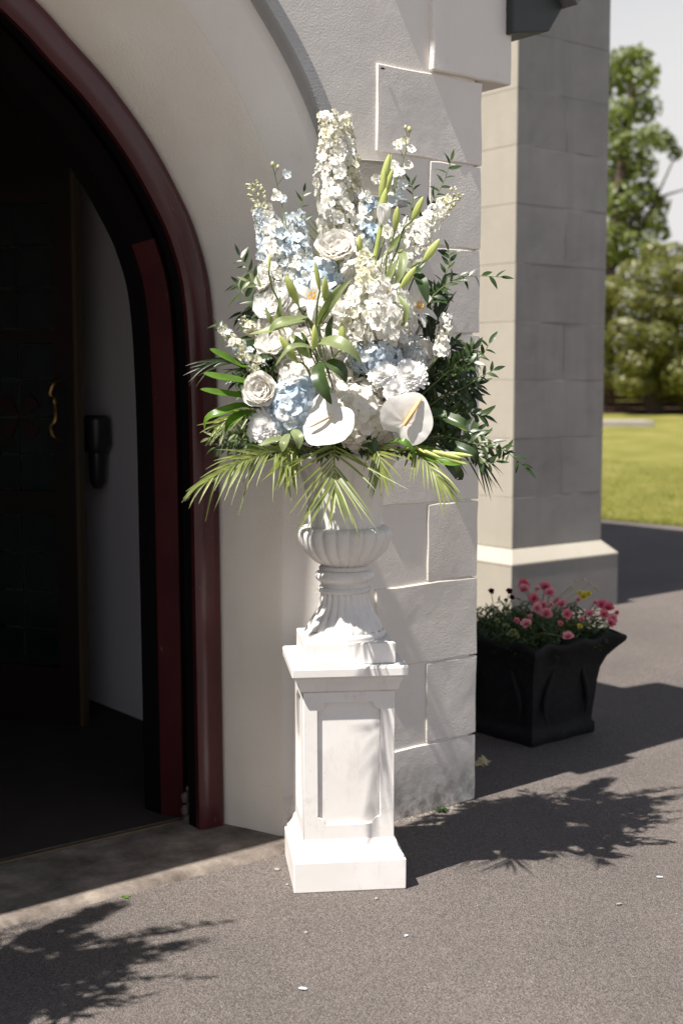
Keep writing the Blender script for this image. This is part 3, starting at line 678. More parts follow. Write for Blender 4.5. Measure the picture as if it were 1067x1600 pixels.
b = MB(); b.lathe([(0, 0), (.05, .02), (.085, .15), (.095, .4), (.075, .7), (.035, .92), (0, 1)], 14, lambda r, z, t: r * (1 + .10 * math.cos(2 * t + z * 4))); BUDG = b.mesh('bud', 'bud_green')
def lilybud(label, base, tip, fat=1.0, foot=None, me=None, name='lily_bud', extra=()):
    a, e = P(*base), P(*tip); L = (e - a).length; root = thing(name, label, name.replace('_', ' '), a, group=FG, worldkids=True)
    q = (e - a).normalized().to_track_quat('Z', 'Y').to_matrix().to_4x4()
    put('bud', me or BUDL, root, mat=Matrix.Translation(a) @ q @ Matrix.Rotation(U(0, 6), 4, 'Z') @ Matrix.Diagonal((L * fat, L * fat, L, 1)))
    b = MB(); ft = P(*foot) if foot else None
    if ft: b.tube(spl([ft, ft.lerp(a, .6) + V((U(-.01, .01), 0, .006)), a], 6), [.0030] * 5 + [.0028, .0035], 6); stem(b, ft, .003)
    else: stem(b, a, .003)
    b.build('stem', 'stem_green', root)
    for x0, x1, L_ in extra: pass
    return root
def leafrows(L, Wd, nu=11, nv=5, bend=.35, fold=.25, sharp=1.0, twist=0, wave=0):
    rows = []; x = 0; y = 0; z = 0
    for i in range(nu):
        t = i / (nu - 1); wv = Wd * (math.sin(math.pi * min(1, t * .97 + .03) ** .75) ** sharp) * .5 + Wd * .02
        an = -bend * t * 1.6; tw = twist * t
        if i: y += L / (nu - 1) * math.cos(an); z += L / (nu - 1) * math.sin(an)
        row = []
        for j in range(nv):
            q = (j / (nv - 1) - .5) * 2; row.append((q * wv * math.cos(tw), y, z + abs(q) * wv * fold + q * wv * math.sin(tw) + wave * Wd * math.sin(t * 9 + q * 2) * abs(q)))
        rows.append(row)
    return rows
def leafmesh(mt, *a, **k): b = MB(); b.grid(leafrows(*a, **k)); return b.mesh('leaf', mt, auto=None)
RUS = [leafmesh('leaf_dark', 1, .30, 7, 3, U(-.2, .5), .2, 1.0, U(-.4, .4)) for _ in range(5)]
RUSL = [leafmesh('leaf_lily', 1, .27, 7, 3, U(-.2, .5), .2, 1.0, U(-.4, .4)) for _ in range(4)]
def branch(label, pts, n, L=.042, mt=None, spread=1.0, cat='foliage stem', name='leafy_stem', join=True, face=.55):
    path = spl([P(*p) for p in pts], 20); root = thing(name, label, cat, path[0], group=FG, worldkids=True); b = MB()
    b.tube(path, [.0022 - .0013 * i / 20 for i in range(21)], 5)
    if join: stem(b, path[0], .0024, .01)
    b.build('stem', 'stem_green', root); ms = mt or RUS
    for i in range(n):
        t = (i + .6) / n; k = min(19, int(t * 20)); p = path[k].lerp(path[k + 1], t * 20 - k); T = (path[k + 1] - path[k]).normalized()
        s_ = T.cross(V((0, -1, 0))).normalized() * (1 if i % 2 else -1); d = T * U(.35, .9) + s_ * U(.5, 1.0) * spread + V((0, U(-.5, .3), U(-.3, .2)))
        if i == n - 1: d = T
        put('leaf', random.choice(ms), root, mat=frame(p, d, V((U(-.5, .5), -face, U(.2, 1))), L * U(.75, 1.2)))
    return root
def bigleaf(label, pts, Wpx, mt, n=None, fold=.25, name='lily_leaf', sharp=1.0, wave=0.0):
    """one broad leaf along a path of photo points; the blade faces n"""
    path = spl([P(*p) for p in pts], 14); root = thing(name, label, 'leaf', path[0], group=FG, worldkids=True); rows = []; nrm = V(n or (-.2, -1, .5)).normalized()
    for i, p in enumerate(path):
        t = i / 14; T = (path[min(i + 1, 14)] - path[max(i - 1, 0)]).normalized(); s_ = T.cross(nrm).normalized(); N = s_.cross(T).normalized()
        wv = Wpx / 507 * .5 * (math.sin(math.pi * min(1, t * .96 + .04) ** .8) ** sharp) + .0006
        rows.append([p + s_ * (q * wv) + N * (abs(q) * wv * fold - wave * wv * math.sin(t * 8 + q * 2) * abs(q)) for q in (-1, -.66, -.33, 0, .33, .66, 1)])
    b = MB(); b.grid(rows); b.build('blade', mt, root, auto=None)
    b = MB(); b.tube([p - nrm * .0006 for p in path[:12]], [.0014 - .0001 * i for i in range(12)], 4); stem(b, path[0], .002, .01); b.build('leaf_stalk', mt, root); return root
def frond(label, pts, n, L0, L1, a0, a1, N, mt, droop=.10, Wd=.0060, join=True, one=0, t0=.05):
    path = spl([P(*p) for p in pts], 20); root = thing('palm_frond', label, 'palm frond', path[0], group=FG, worldkids=True); b = MB()
    b.tube(path, [.0030 - .0020 * i / 20 for i in range(21)], 5)
    if join: stem(b, path[0], .003, .01)
    b.build('rachis', mt, root); N = V(N).normalized()
    for i in range(n):
        t = t0 + (1 - t0) * (i + .5) / n; k = min(19, int(t * 20)); p = path[k].lerp(path[k + 1], t * 20 - k); T = (path[k + 1] - path[k]).normalized(); s0 = T.cross(N).normalized()
        for sg in ((1, -1) if not one else (one,)):
            if rnd() < .06: continue
            an = math.radians(a0 + (a1 - a0) * t + random.gauss(0, 5)); L = (L0 + (L1 - L0) * t) * U(.70, 1.12) / 507 * math.sin(math.pi * min(1, .35 + t * .62)) ** .4
            d = (T * math.cos(an) + s0 * sg * math.sin(an) + N * U(-.22, .30)).normalized(); rows = []; dr = droop * U(.4, 2.0) + U(0, .06); sb = U(-.12, .12)
            for j in range(9):
                q = j / 8; pp = p + d * (L * q) + V((0, 0, -dr * L * q * q)) + s0 * (sb * L * q * q); wv = Wd * .5 * (math.sin(math.pi * (q * .93 + .07) ** .7)) + .0003
                e = d.cross(N).normalized(); rows.append([pp - e * wv + N * wv * .4, pp, pp + e * wv + N * wv * .4])
            b = MB(); b.grid(rows); b.build('leaflet', mt, root, auto=None)
    return root

exec_flowers = True
def build_arrangement():
    # ---- tall white and blue delphiniums
    spike('tallest white delphinium spike, left of its twin tip, reaching above the whole arrangement', [(513, 178, 4.14), (516, 230, 4.13), (521, 300, 4.12), (528, 390, 4.11)], 17, 36, 110, lambda t: 'wc' if t < .3 else 'w', tipbud=.0, fs=1.18)
    spike('white delphinium spike just right of and behind the tallest one', [(535, 180, 4.17), (541, 230, 4.17), (545, 300, 4.16), (546, 390, 4.14)], 14, 31, 76, 'wwc', fs=1.15)
    spike('white delphinium spike with cream green buds, leftmost of the upright spikes', [(394, 286, 4.08), (408, 320, 4.08), (424, 380, 4.07), (436, 450, 4.05)], 10, 31, 84, lambda t: 'c' if t < .38 else 'wi', tipbud=.30)
    spike('pale blue delphinium spike beside the cream tipped left spike', [(455, 335, 4.10), (462, 370, 4.09), (470, 420, 4.06), (480, 480, 4.04)], 18, 38, 80, lambda t: 'ii' if t < .35 else 'bii', fs=1.1)
    sparse('thin delphinium stem with a few loose pale florets left of the tallest spike', [(427, 262, 4.06), (436, 300, 4.07), (446, 345, 4.07), (455, 400, 4.07)],
           [(427, 262, 4.05, 'bud', 1.0), (434, 265, 4.05, 'bud', .8), (448, 273, 4.04, 'i', .9), (432, 307, 4.03, 'w', 1.15), (443, 310, 4.05, 'i', .8), (460, 340, 4.03, 'i', 1.15), (441, 365, 4.02, 'i', 1.25), (430, 352, 4.04, 'w', 1.0), (424, 385, 4.03, 'w', 1.1), (448, 390, 4.02, 'i', 1.1), (466, 372, 4.02, 'i', 1.1)])
    spike('cream tipped white delphinium leaning right against the grey wall', [(716, 300, 4.10), (698, 318, 4.09), (668, 348, 4.08), (640, 398, 4.06), (628, 430, 4.05)], 10, 31, 84, lambda t: 'c' if t < .3 else 'w', tipbud=.24)
    sparse('loose delphinium stem with drooping florets right of the gladiolus spike', [(640, 203, 4.12), (634, 235, 4.12), (620, 280, 4.12), (606, 350, 4.12)],
           [(640, 208, 4.11, 'bud', 1.1), (634, 203, 4.11, 'bud', .8), (633, 219, 4.10, 'c', .85), (622, 227, 4.09, 'w', .95), (642, 233, 4.10, 'w', .85), (638, 258, 4.10, 'w', .85), (615, 258, 4.09, 'w', 1.0), (623, 270, 4.08, 'w', 1.05), (611, 282, 4.09, 'i', 1.0), (628, 288, 4.08, 'i', 1.0), (588, 280, 4.09, 'w', .9), (624, 302, 4.09, 'i', .9), (606, 300, 4.10, 'w', 1.1)])
    sparse('blue delphinium florets behind the upright gladiolus', [(590, 312, 4.14), (588, 345, 4.14), (584, 400, 4.13)],
           [(582, 318, 4.12, 'b', 1.0), (597, 322, 4.10, 'i', 1.1), (612, 314, 4.10, 'i', 1.1), (574, 328, 4.11, 'b', 1.0), (602, 345, 4.11, 'i', 1.0), (571, 350, 4.11, 'b', 1.1), (583, 358, 4.09, 'b', 1.2), (568, 362, 4.12, 'b', 1.1), (578, 372, 4.11, 'b', 1.1), (592, 335, 4.12, 'w', 1.2), (604, 362, 4.09, 'w', 1.2)])
    spike('big white delphinium spike leaning forward in the middle of the arrangement', [(567, 398, 3.96), (574, 430, 3.94), (585, 475, 3.92), (592, 530, 3.92)], 10, 44, 120, lambda t: 'wc' if t < .5 else 'w', fs=1.10)
    spike('short dense white delphinium filling the centre left of the middle spike', [(560, 455, 3.95), (552, 490, 3.93), (552, 545, 3.92)], 14, 34, 60, 'wwc', fs=1.0)
    spike('short white delphinium right of the middle spike, behind the blue florets', [(622, 450, 3.97), (622, 490, 3.95), (615, 535, 3.95)], 14, 32, 56, 'w', fs=1.0)
    spike('small white stock spike at the right, in front of the dark palm leaflets', [(697, 492, 4.00), (694, 520, 3.99), (688, 552, 3.99)], 9, 17, 20, 'w', fs=1.0, name='stock', cat='stock')
    spike('small pale stock spike just above the right chrysanthemums', [(660, 545, 3.97), (650, 555, 3.96), (640, 570, 3.96)], 11, 17, 24, 'wi', fs=.85, name='stock', cat='stock')
    spike('small whitish stock spike pointing left above the glossy leaves', [(346, 512, 3.99), (365, 532, 3.98), (385, 552, 3.97), (405, 575, 3.97)], 8, 18, 34, lambda t: 'wc' if t < .5 else 'ic', fs=.85, name='stock', cat='stock')
    spike('cream bud spray at the far left edge above the peach rose', [(378, 497, 4.02), (388, 510, 4.02), (400, 520, 4.02)], 7, 12, 14, 'c', fs=.8, name='stock', cat='stock', tipbud=.3)
    # ---- hydrangeas
    hydrangea('blue hydrangea head beside the left anthurium', (463, 637, 3.93), 39, 'bbi', (1, 1, 1.18))
    hydrangea('cream white hydrangea head between the two anthuriums', (560, 648, 3.95), 50, 'w', (1.0, 1, 1.05))
    hydrangea('cream white hydrangea head above the left anthurium', (530, 600, 3.98), 30, 'w')
    hydrangea('blue hydrangea below the middle white spike', (583, 556, 3.94), 34, 'bbi', (1.2, 1, .72))
    hydrangea('blue hydrangea behind the open rose near the top', (500, 436, 4.03), 29, 'bi', (1.2, 1, 1))
    hydrangea('white hydrangea behind the plump green bud', (452, 480, 4.03), 30, 'w')
    hydrangea('cream hydrangea head tucked behind the right anthurium', (612, 675, 3.99), 32, 'w')
    hydrangea('white hydrangea in the shade between rose and central delphinium', (470, 560, 4.02), 38, 'w')
    hydrangea('white hydrangea filling the middle behind the green buds', (520, 500, 4.03), 38, 'w')
    hydrangea('white hydrangea behind the central delphinium', (600, 500, 4.04), 46, 'w')
    hydrangea('white hydrangea in half shade left of the green buds', (440, 515, 4.04), 36, 'w')
    hydrangea('white hydrangea under the broad pale lily leaf', (505, 570, 4.01), 38, 'w')
    hydrangea('white hydrangea behind the open rose and the central spike', (565, 440, 4.06), 34, 'w')
    hydrangea('pale hydrangea at the right behind the stock flowers', (645, 555, 4.03), 30, 'wi')
    hydrangea('white hydrangea low in the centre, left of the hanging leaf', (468, 590, 3.99), 34, 'w')
    hydrangea('white hydrangea in the centre behind the short green buds', (520, 540, 3.99), 36, 'w')
    spike('full white delphinium between the blue spike and the tallest spike', [(462, 395, 4.04), (468, 425, 4.03), (474, 470, 4.02)], 16, 32, 46, 'wwi', fs=1.05)
    spike('white delphinium low at the left edge below the cream tipped spike', [(428, 400, 4.05), (430, 440, 4.04), (438, 490, 4.03)], 14, 30, 44, 'w', fs=1.0)
    spike('pale white delphinium between the tallest spike and the gladiolus', [(572, 300, 4.12), (570, 345, 4.11), (566, 400, 4.10)], 10, 20, 34, 'wwi', fs=1.0)
    spike('white delphinium behind the tilted green buds', [(640, 345, 4.10), (622, 385, 4.09), (606, 430, 4.08)], 12, 26, 44, 'w', fs=1.05)
    spike('loose white delphinium behind the cream tipped left spike', [(408, 365, 4.08), (416, 400, 4.07), (425, 440, 4.06)], 9, 22, 34, 'wi', fs=1.0)
    # ---- roses
    rose('open white rose high in the arrangement, in front of the tallest spike', (526, 392, 4.00), 31, (-.10, -.75, .65))
    rose('creamy rose at the left, above the fluffy carnations', (409, 611, 3.93), 29, (-.25, -.95, .25), open_=.85)
    rose('peach white rose lying behind the long lily leaves', (430, 540, 3.99), 30, (-.35, -.6, .75))
    rose('peach white rose in the shade behind the lily leaves', (470, 540, 4.0), 28, (-.1, -.7, .6))
    rose('white rose half hidden under the left delphiniums', (432, 475, 4.02), 32, (-.4, -.8, .4), mt=1)
    rose('white rose peeping out at the left edge below the delphiniums', (415, 440, 4.03), 18, (-.7, -.6, .3), layers=3)
    mum('fluffy white carnation below the creamy rose', (413, 668, 3.92), 29, (-.3, -.9, .1), 'carnation', 130, .10)
    mum('fluffy white carnation touching the blue hydrangea', (440, 655, 3.92), 20, (-.1, -.95, .1), 'carnation', 110, .10)
    # ---- chrysanthemums
    mum('round white chrysanthemum, left of the group of three', (597, 583, 3.90), 22, (-.15, -.9, .40))
    mum('largest white chrysanthemum of the three, on the right', (640, 586, 3.90), 27, (.05, -.9, .42))
    mum('lowest white chrysanthemum of the three, above the right anthurium', (618, 611, 3.885), 19, (-.05, -.95, .2))
    # ---- anthuriums
    anthurium('glossy white anthurium facing the sun, left of the two', (514, 654, 3.87), 40, (-.35, -.85, .45), .75, (518, 648, 3.864), (482, 668, 3.866), 'spadix_pale')
    anthurium('pale white anthurium with an orange spike, right of the two', (634, 656, 3.88), 37, (.25, -.95, .12), 3.75, (631, 665, 3.872), (659, 621, 3.880), 'spadix')
    # ---- lily buds and gladiolus
    lilybud('plump green lily bud leaning left in front of the blue flowers', (466, 476, 3.93), (447, 430, 3.91), foot=(488, 505, 3.95))
    lilybud('slim green lily bud standing upright right of the plump leaning one', (509, 474, 3.90), (507, 432, 3.88), .95, foot=(494, 505, 3.92))
    lilybud('thin green lily bud beside the slim upright one, tilted left', (500, 455, 3.89), (492, 408, 3.88), .6, foot=(494, 505, 3.92))
    lilybud('short green lily bud in the centre above the dark leaves', (491, 546, 3.88), (491, 507, 3.87), 1.05, foot=(494, 560, 3.9))
    lilybud('short green lily bud against the white florets at centre right', (536, 545, 3.90), (534, 504, 3.89), 1.1, foot=(520, 560, 3.92))
    lilybud('broad pale green lily bud at the centre left below the long leaves', (464, 566, 3.91), (437, 524, 3.90), .95, foot=(480, 575, 3.92))
    lilybud('green lily bud right beside the open white rose', (562, 402, 4.01), (561, 367, 4.0), 1.1, foot=(562, 430, 4.03))
    lilybud('green lily bud left of the tilted pair at upper right', (617, 360, 4.02), (621, 322, 4.01), 1.05, foot=(604, 400, 4.04))
    lilybud('green lily bud with a thick stalk, highest of the tilted ones', (644, 345, 4.01), (661, 307, 4.0), 1.0, foot=(622, 385, 4.04))
    lilybud('big green lily bud pointing up right against the grey wall', (661, 410, 3.98), (687, 373, 3.97), 1.0, foot=(640, 420, 4.03))
    lilybud('pale green lily bud below the big one, lying over dark leaves', (625, 452, 3.96), (650, 416, 3.95), .95, foot=(615, 470, 4.0))
    lilybud('thin green bud at the left in front of the white rose', (420, 422, 3.97), (422, 398, 3.97), .8, foot=(425, 450, 3.99))
    g = thing('gladiolus', 'upright gladiolus with green buds and one opening white flower, between the delphiniums', 'gladiolus', P(590, 400, 4.05), group=FG, worldkids=True)
    b = MB(); b.tube(spl([P(612, 242, 4.06), P(600, 300, 4.06), P(597, 340, 4.05), P(586, 400, 4.05)], 12)[::-1], [.0075 - .0004 * i for i in range(13)], 7); stem(b, P(586, 400, 4.05), .005); b.build('stem', 'bud_green', g)
    for x0, y0, x1, y1, ft in ((598, 292, 608, 240, .9), (599, 310, 614, 262, .75), (596, 315, 601, 262, .8), (592, 345, 604, 292, .9)):
        a, e = P(x0, y0, 4.04), P(x1, y1, 4.03); L = (e - a).length
        put('bud', BUDG, g, mat=Matrix.Translation(a) @ (e - a).normalized().to_track_quat('Z', 'Y').to_matrix().to_4x4() @ Matrix.Diagonal((L * ft * 1.5, L * ft * 1.5, L, 1)))
    for j in range(5):
        put('petal', RPM[1][j % 3], g, mat=Matrix.Translation(P(597, 352, 4.03)) @ V((.1, -.3, 1)).to_track_quat('Z', 'Y').to_matrix().to_4x4() @ Matrix.Rotation(j * 1.256, 4, 'Z') @ Matrix.Rotation(1.2, 4, 'X') @ Matrix.Diagonal((.035, .062, .04, 1)))
    g = thing('gladiolus', 'gladiolus tip with pale closed buds lying to the right below the anthurium', 'gladiolus', P(648, 700, 3.92), group=FG, worldkids=True)
    b = MB(); b.tube(spl([P(640, 700, 3.93), P(680, 706, 3.90), P(735, 722, 3.88)], 10), [.004 - .0002 * i for i in range(11)], 6); stem(b, P(640, 700, 3.93), .004, .005); b.build('stem', 'bud_green', g)
    for x0, y0, x1, y1 in ((650, 700, 690, 716), (668, 704, 722, 716), (672, 708, 730, 726), (690, 708, 738, 712), (648, 697, 664, 708)):
        a, e = P(x0, y0, 3.90), P(x1, y1, 3.87); L = (e - a).length
        put('bud', BUDG, g, mat=Matrix.Translation(a) @ (e - a).normalized().to_track_quat('Z', 'Y').to_matrix().to_4x4() @ Matrix.Diagonal((L * .75, L * .75, L, 1)))
    # ---- open lilies
    for lab, c, face, s_ in (('open white lily with orange anthers behind the slim green buds', (490, 465, 3.97), (-.3, -.85, .3), .075), ('open white lily at the right beside the tall dark palm leaflets', (652, 480, 3.99), (.55, -.7, .35), .068), ('open white lily with yellow throat within the central delphinium', (600, 458, 3.93), (.1, -.9, .2), .05)):
        c0 = P(*c); root = thing('lily', lab, 'lily', c0, group=FG, worldkids=True); f = V(face).normalized(); q = f.to_track_quat('Z', 'Y').to_matrix().to_4x4()
        for j in range(6):
            mm = MB(); mm.grid(petal_rows(1, .36, 7, 5, .25, .75, .5, .02, .3)); me = mm.mesh('petal', 'petal_white')
            put('petal', me, root, mat=Matrix.Translation(c0 - f * s_ * .3) @ q @ Matrix.Rotation(j * 1.047, 4, 'Z') @ Matrix.Rotation(.75 + .1 * (j % 2), 4, 'X') @ Matrix.Scale(s_ * U(.9, 1.1), 4))
        b = MB(); b.sphere(c0 + f * .004, .006, 8, 5)
        for j in range(6):
            p = c0 + q @ V((.010 * math.cos(j * 1.05), .010 * math.sin(j * 1.05), .016)); b.sphere(p, .0026, 6, 4, (1, 1, 1.8))
        b.build('stamens', 'anther', root)
        b = MB(); stem(b, c0 - f * s_ * .3, .003); b.build('stem', 'stem_green', root)
    # ---- broad lily leaves
    LL = [('long folded lily leaf pointing left above the peach rose', [(478, 502, 3.90), (445, 508, 3.87), (415, 518, 3.86), (389, 522, 3.87)], 17, (-.1, -.6, .8)),
          ('pale lily leaf lying over the long folded one', [(480, 495, 3.90), (450, 500, 3.86), (430, 508, 3.855), (420, 526, 3.86)], 15, (-.2, -.8, .55)),
          ('lily leaf arching up from the slim buds to the right', [(498, 506, 3.90), (512, 480, 3.88), (530, 455, 3.87), (548, 437, 3.87)], 13, (.3, -.8, .4)),
          ('second lily leaf rising behind the arching one', [(496, 508, 3.91), (505, 490, 3.89), (520, 462, 3.89), (532, 444, 3.89)], 13, (-.5, -.8, .2)),
          ('broad pale lily leaf curving right over the blue hydrangea', [(497, 535, 3.88), (520, 534, 3.85), (545, 545, 3.84), (566, 568, 3.85)], 22, (-.1, -.75, .65)),
          ('dark hanging lily leaf above the left anthurium', [(500, 565, 3.88), (498, 585, 3.85), (507, 610, 3.84), (518, 632, 3.845)], 22, (-.35, -.9, .1)),
          ('dark lily leaf right of the hanging one', [(510, 565, 3.88), (525, 572, 3.86), (535, 582, 3.855), (541, 598, 3.86)], 20, (.1, -.9, .3)),
          ('narrow lily leaf bending left under the broad bud', [(492, 545, 3.88), (470, 540, 3.86), (450, 546, 3.85), (430, 572, 3.86)], 11, (-.3, -.7, .6)),
          ('narrow dark lily leaf crossing the white hydrangea', [(470, 520, 3.92), (480, 545, 3.9), (487, 560, 3.9)], 12, (-.3, -.9, .1)),
          ('short lily leaf beside the broad bud, pointing down left', [(455, 525, 3.9), (474, 545, 3.88), (486, 560, 3.88)], 16, (-.3, -.9, .2)),
          ('dark upright lily leaf next to the shaded florets', [(515, 535, 3.9), (513, 515, 3.89), (520, 492, 3.89)], 11, (.4, -.9, .1)),
          ('lily leaf under the tilted buds at upper right', [(598, 400, 4.02), (612, 385, 3.99), (626, 366, 3.98)], 13, (.2, -.8, .5)),
          ('twisted lily leaf hanging beside the tilted bud stalk', [(625, 390, 4.0), (630, 405, 3.97), (625, 430, 3.96), (616, 445, 3.97)], 13, (-.2, -.9, .2)),
          ('narrow lily leaf left of the hanging twisted one', [(602, 440, 3.98), (612, 425, 3.97), (620, 405, 3.97)], 10, (-.4, -.8, .2)),
          ('dark lily leaf drooping behind the pale lower bud', [(650, 425, 3.98), (660, 445, 3.96), (668, 475, 3.96)], 18, (.2, -.9, .2)),
          ('dark lily leaf reaching right under the big tilted bud', [(630, 440, 4.0), (650, 425, 3.97), (664, 410, 3.97)], 14, (.1, -.6, .8)),
          ('lily leaf hanging right of the white centre florets', [(622, 462, 3.93), (634, 480, 3.91), (632, 500, 3.905), (625, 512, 3.91)], 10, (.3, -.9, .1)),
          ('green leaf folded under the blue hydrangea, left', [(448, 685, 3.90), (425, 688, 3.87), (403, 698, 3.86)], 12, (-.1, -.7, .7)),
          ('pointed leaf hanging under the blue hydrangea', [(450, 678, 3.89), (444, 692, 3.87), (441, 706, 3.87)], 14, (-.3, -.9, .2)),
          ('pale pointed leaf right of the hanging one under the blue hydrangea', [(458, 672, 3.88), (466, 684, 3.86), (467, 702, 3.86)], 15, (.2, -.9, .2)),
          ('small green leaf left of the white rose at upper left', [(440, 510, 3.98), (424, 500, 3.96), (415, 480, 3.96)], 9, (-.4, -.8, .2)),
          ('small pale leaf standing beside the left white rose', [(430, 505, 3.96), (436, 490, 3.94), (438, 462, 3.94)], 9, (.2, -.9, .2))]
    for lab, pts, wpx, n in LL: bigleaf(lab, pts, wpx, 'leaf_dark' if 'dark' in lab else 'leaf_lily', n)
    GL = [('glossy rolled leaf pointing left, topmost of the glossy ones', [(400, 580, 3.99), (370, 570, 3.96), (345, 556, 3.95), (328, 545, 3.95)], 20, (-.2, -.5, .9)),
          ('broad glossy leaf pointing left below the rolled one', [(405, 600, 3.97), (380, 598, 3.94), (345, 592, 3.92), (318, 583, 3.92)], 22, (-.2, -.55, .85)),
          ('straight glossy leaf left of the creamy rose', [(402, 620, 3.96), (370, 620, 3.93), (340, 615, 3.91), (313, 608, 3.91)], 18, (-.1, -.6, .8)),
          ('glossy leaf curling down at its tip, below the straight one', [(405, 638, 3.96), (380, 636, 3.93), (350, 645, 3.91), (326, 654, 3.91), (320, 672, 3.92)], 20, (-.3, -.6, .75)),
          ('lowest glossy leaf with a drooping tip at the left', [(408, 648, 3.96), (385, 648, 3.93), (362, 660, 3.91), (352, 680, 3.92)], 21, (-.35, -.6, .7)),
          ('broad glossy green leaf lying right beside the gladiolus buds', [(645, 702, 3.93), (670, 712, 3.90), (700, 722, 3.88), (722, 724, 3.88)], 26, (.0, -.7, .7)),
          ('broad dark glossy leaf low at the right edge of the greenery', [(690, 690, 3.98), (715, 700, 3.95), (740, 712, 3.94), (742, 730, 3.96)], 18, (.3, -.8, .4)),
          ('wide dark glossy leaf behind the right anthurium', [(672, 640, 4.0), (700, 655, 3.97), (725, 665, 3.96), (728, 672, 3.99)], 20, (.2, -.8, .5)),
          ('wide dark glossy leaf hanging under the right greenery', [(680, 705, 3.96), (700, 720, 3.93), (716, 742, 3.93), (716, 748, 3.95)], 18, (-.1, -.9, .3)),
          ('curled glossy leaf below the right anthurium', [(600, 695, 3.92), (625, 690, 3.88), (642, 702, 3.88), (648, 720, 3.89)], 13, (.1, -.6, .8)),
          ('glossy leaf in shade below the cream hydrangea', [(560, 690, 3.94), (580, 695, 3.91), (590, 715, 3.91)], 20, (.1, -.9, .3)),
          ('short glossy leaf tucked under the left carnation', [(420, 690, 3.97), (400, 695, 3.94), (385, 705, 3.93)], 16, (-.2, -.8, .4))]
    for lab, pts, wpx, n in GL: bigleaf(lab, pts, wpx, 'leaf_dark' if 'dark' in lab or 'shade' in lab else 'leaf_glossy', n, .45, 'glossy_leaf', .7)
    # ---- palms
    frond('palm frond spreading left and down below the bouquet, in front of the door frame', [(472, 700, 3.96), (430, 706, 3.87), (380, 720, 3.83), (312, 758, 3.78)], 26, 56, 74, 50, 10, (0, -1, .35), 'leaf_palm', .28, .0058)
    frond('palm frond hanging down in front of the urn neck', [(523, 688, 3.94), (522, 715, 3.90), (523, 745, 3.88), (524, 772, 3.865)], 15, 120, 104, 60, 12, (0, -1, .12), 'leaf_palm', .04, .0060)
    frond('palm frond hanging to the lower right over the wall blocks', [(640, 700, 3.94), (655, 712, 3.90), (675, 735, 3.87), (690, 755, 3.86)], 12, 45, 72, 42, 8, (.1, -1, .2), 'leaf_palm', .25)
    frond('small palm frond hanging left of the urn rim', [(462, 695, 3.94), (450, 712, 3.92), (445, 740, 3.91)], 8, 42, 55, 45, 14, (0, -1, .1), 'leaf_palm', .15, .008)
    frond('small palm frond hanging right over the urn rim', [(580, 694, 3.93), (592, 712, 3.90), (596, 735, 3.89)], 9, 50, 66, 52, 14, (0, -1, .1), 'leaf_palm', .1)
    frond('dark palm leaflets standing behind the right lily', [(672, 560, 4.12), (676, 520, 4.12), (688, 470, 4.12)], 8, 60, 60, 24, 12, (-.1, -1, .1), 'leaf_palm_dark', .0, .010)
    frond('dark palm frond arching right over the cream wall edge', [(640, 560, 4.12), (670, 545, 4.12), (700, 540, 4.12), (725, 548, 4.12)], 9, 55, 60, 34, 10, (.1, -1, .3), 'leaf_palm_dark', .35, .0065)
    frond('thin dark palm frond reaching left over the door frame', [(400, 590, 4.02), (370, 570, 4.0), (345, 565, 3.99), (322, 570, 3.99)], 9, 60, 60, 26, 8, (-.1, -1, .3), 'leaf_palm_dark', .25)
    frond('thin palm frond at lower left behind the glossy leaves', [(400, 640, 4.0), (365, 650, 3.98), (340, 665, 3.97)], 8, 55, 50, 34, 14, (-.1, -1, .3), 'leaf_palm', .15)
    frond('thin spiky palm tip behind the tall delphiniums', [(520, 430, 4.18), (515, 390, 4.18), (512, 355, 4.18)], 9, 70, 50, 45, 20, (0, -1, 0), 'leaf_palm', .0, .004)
    frond('long palm frond in the shade low at the right', [(640, 690, 4.0), (690, 690, 3.98), (735, 705, 3.97), (750, 720, 3.97)], 12, 50, 70, 38, 12, (.1, -1, .3), 'leaf_palm_dark', .3)
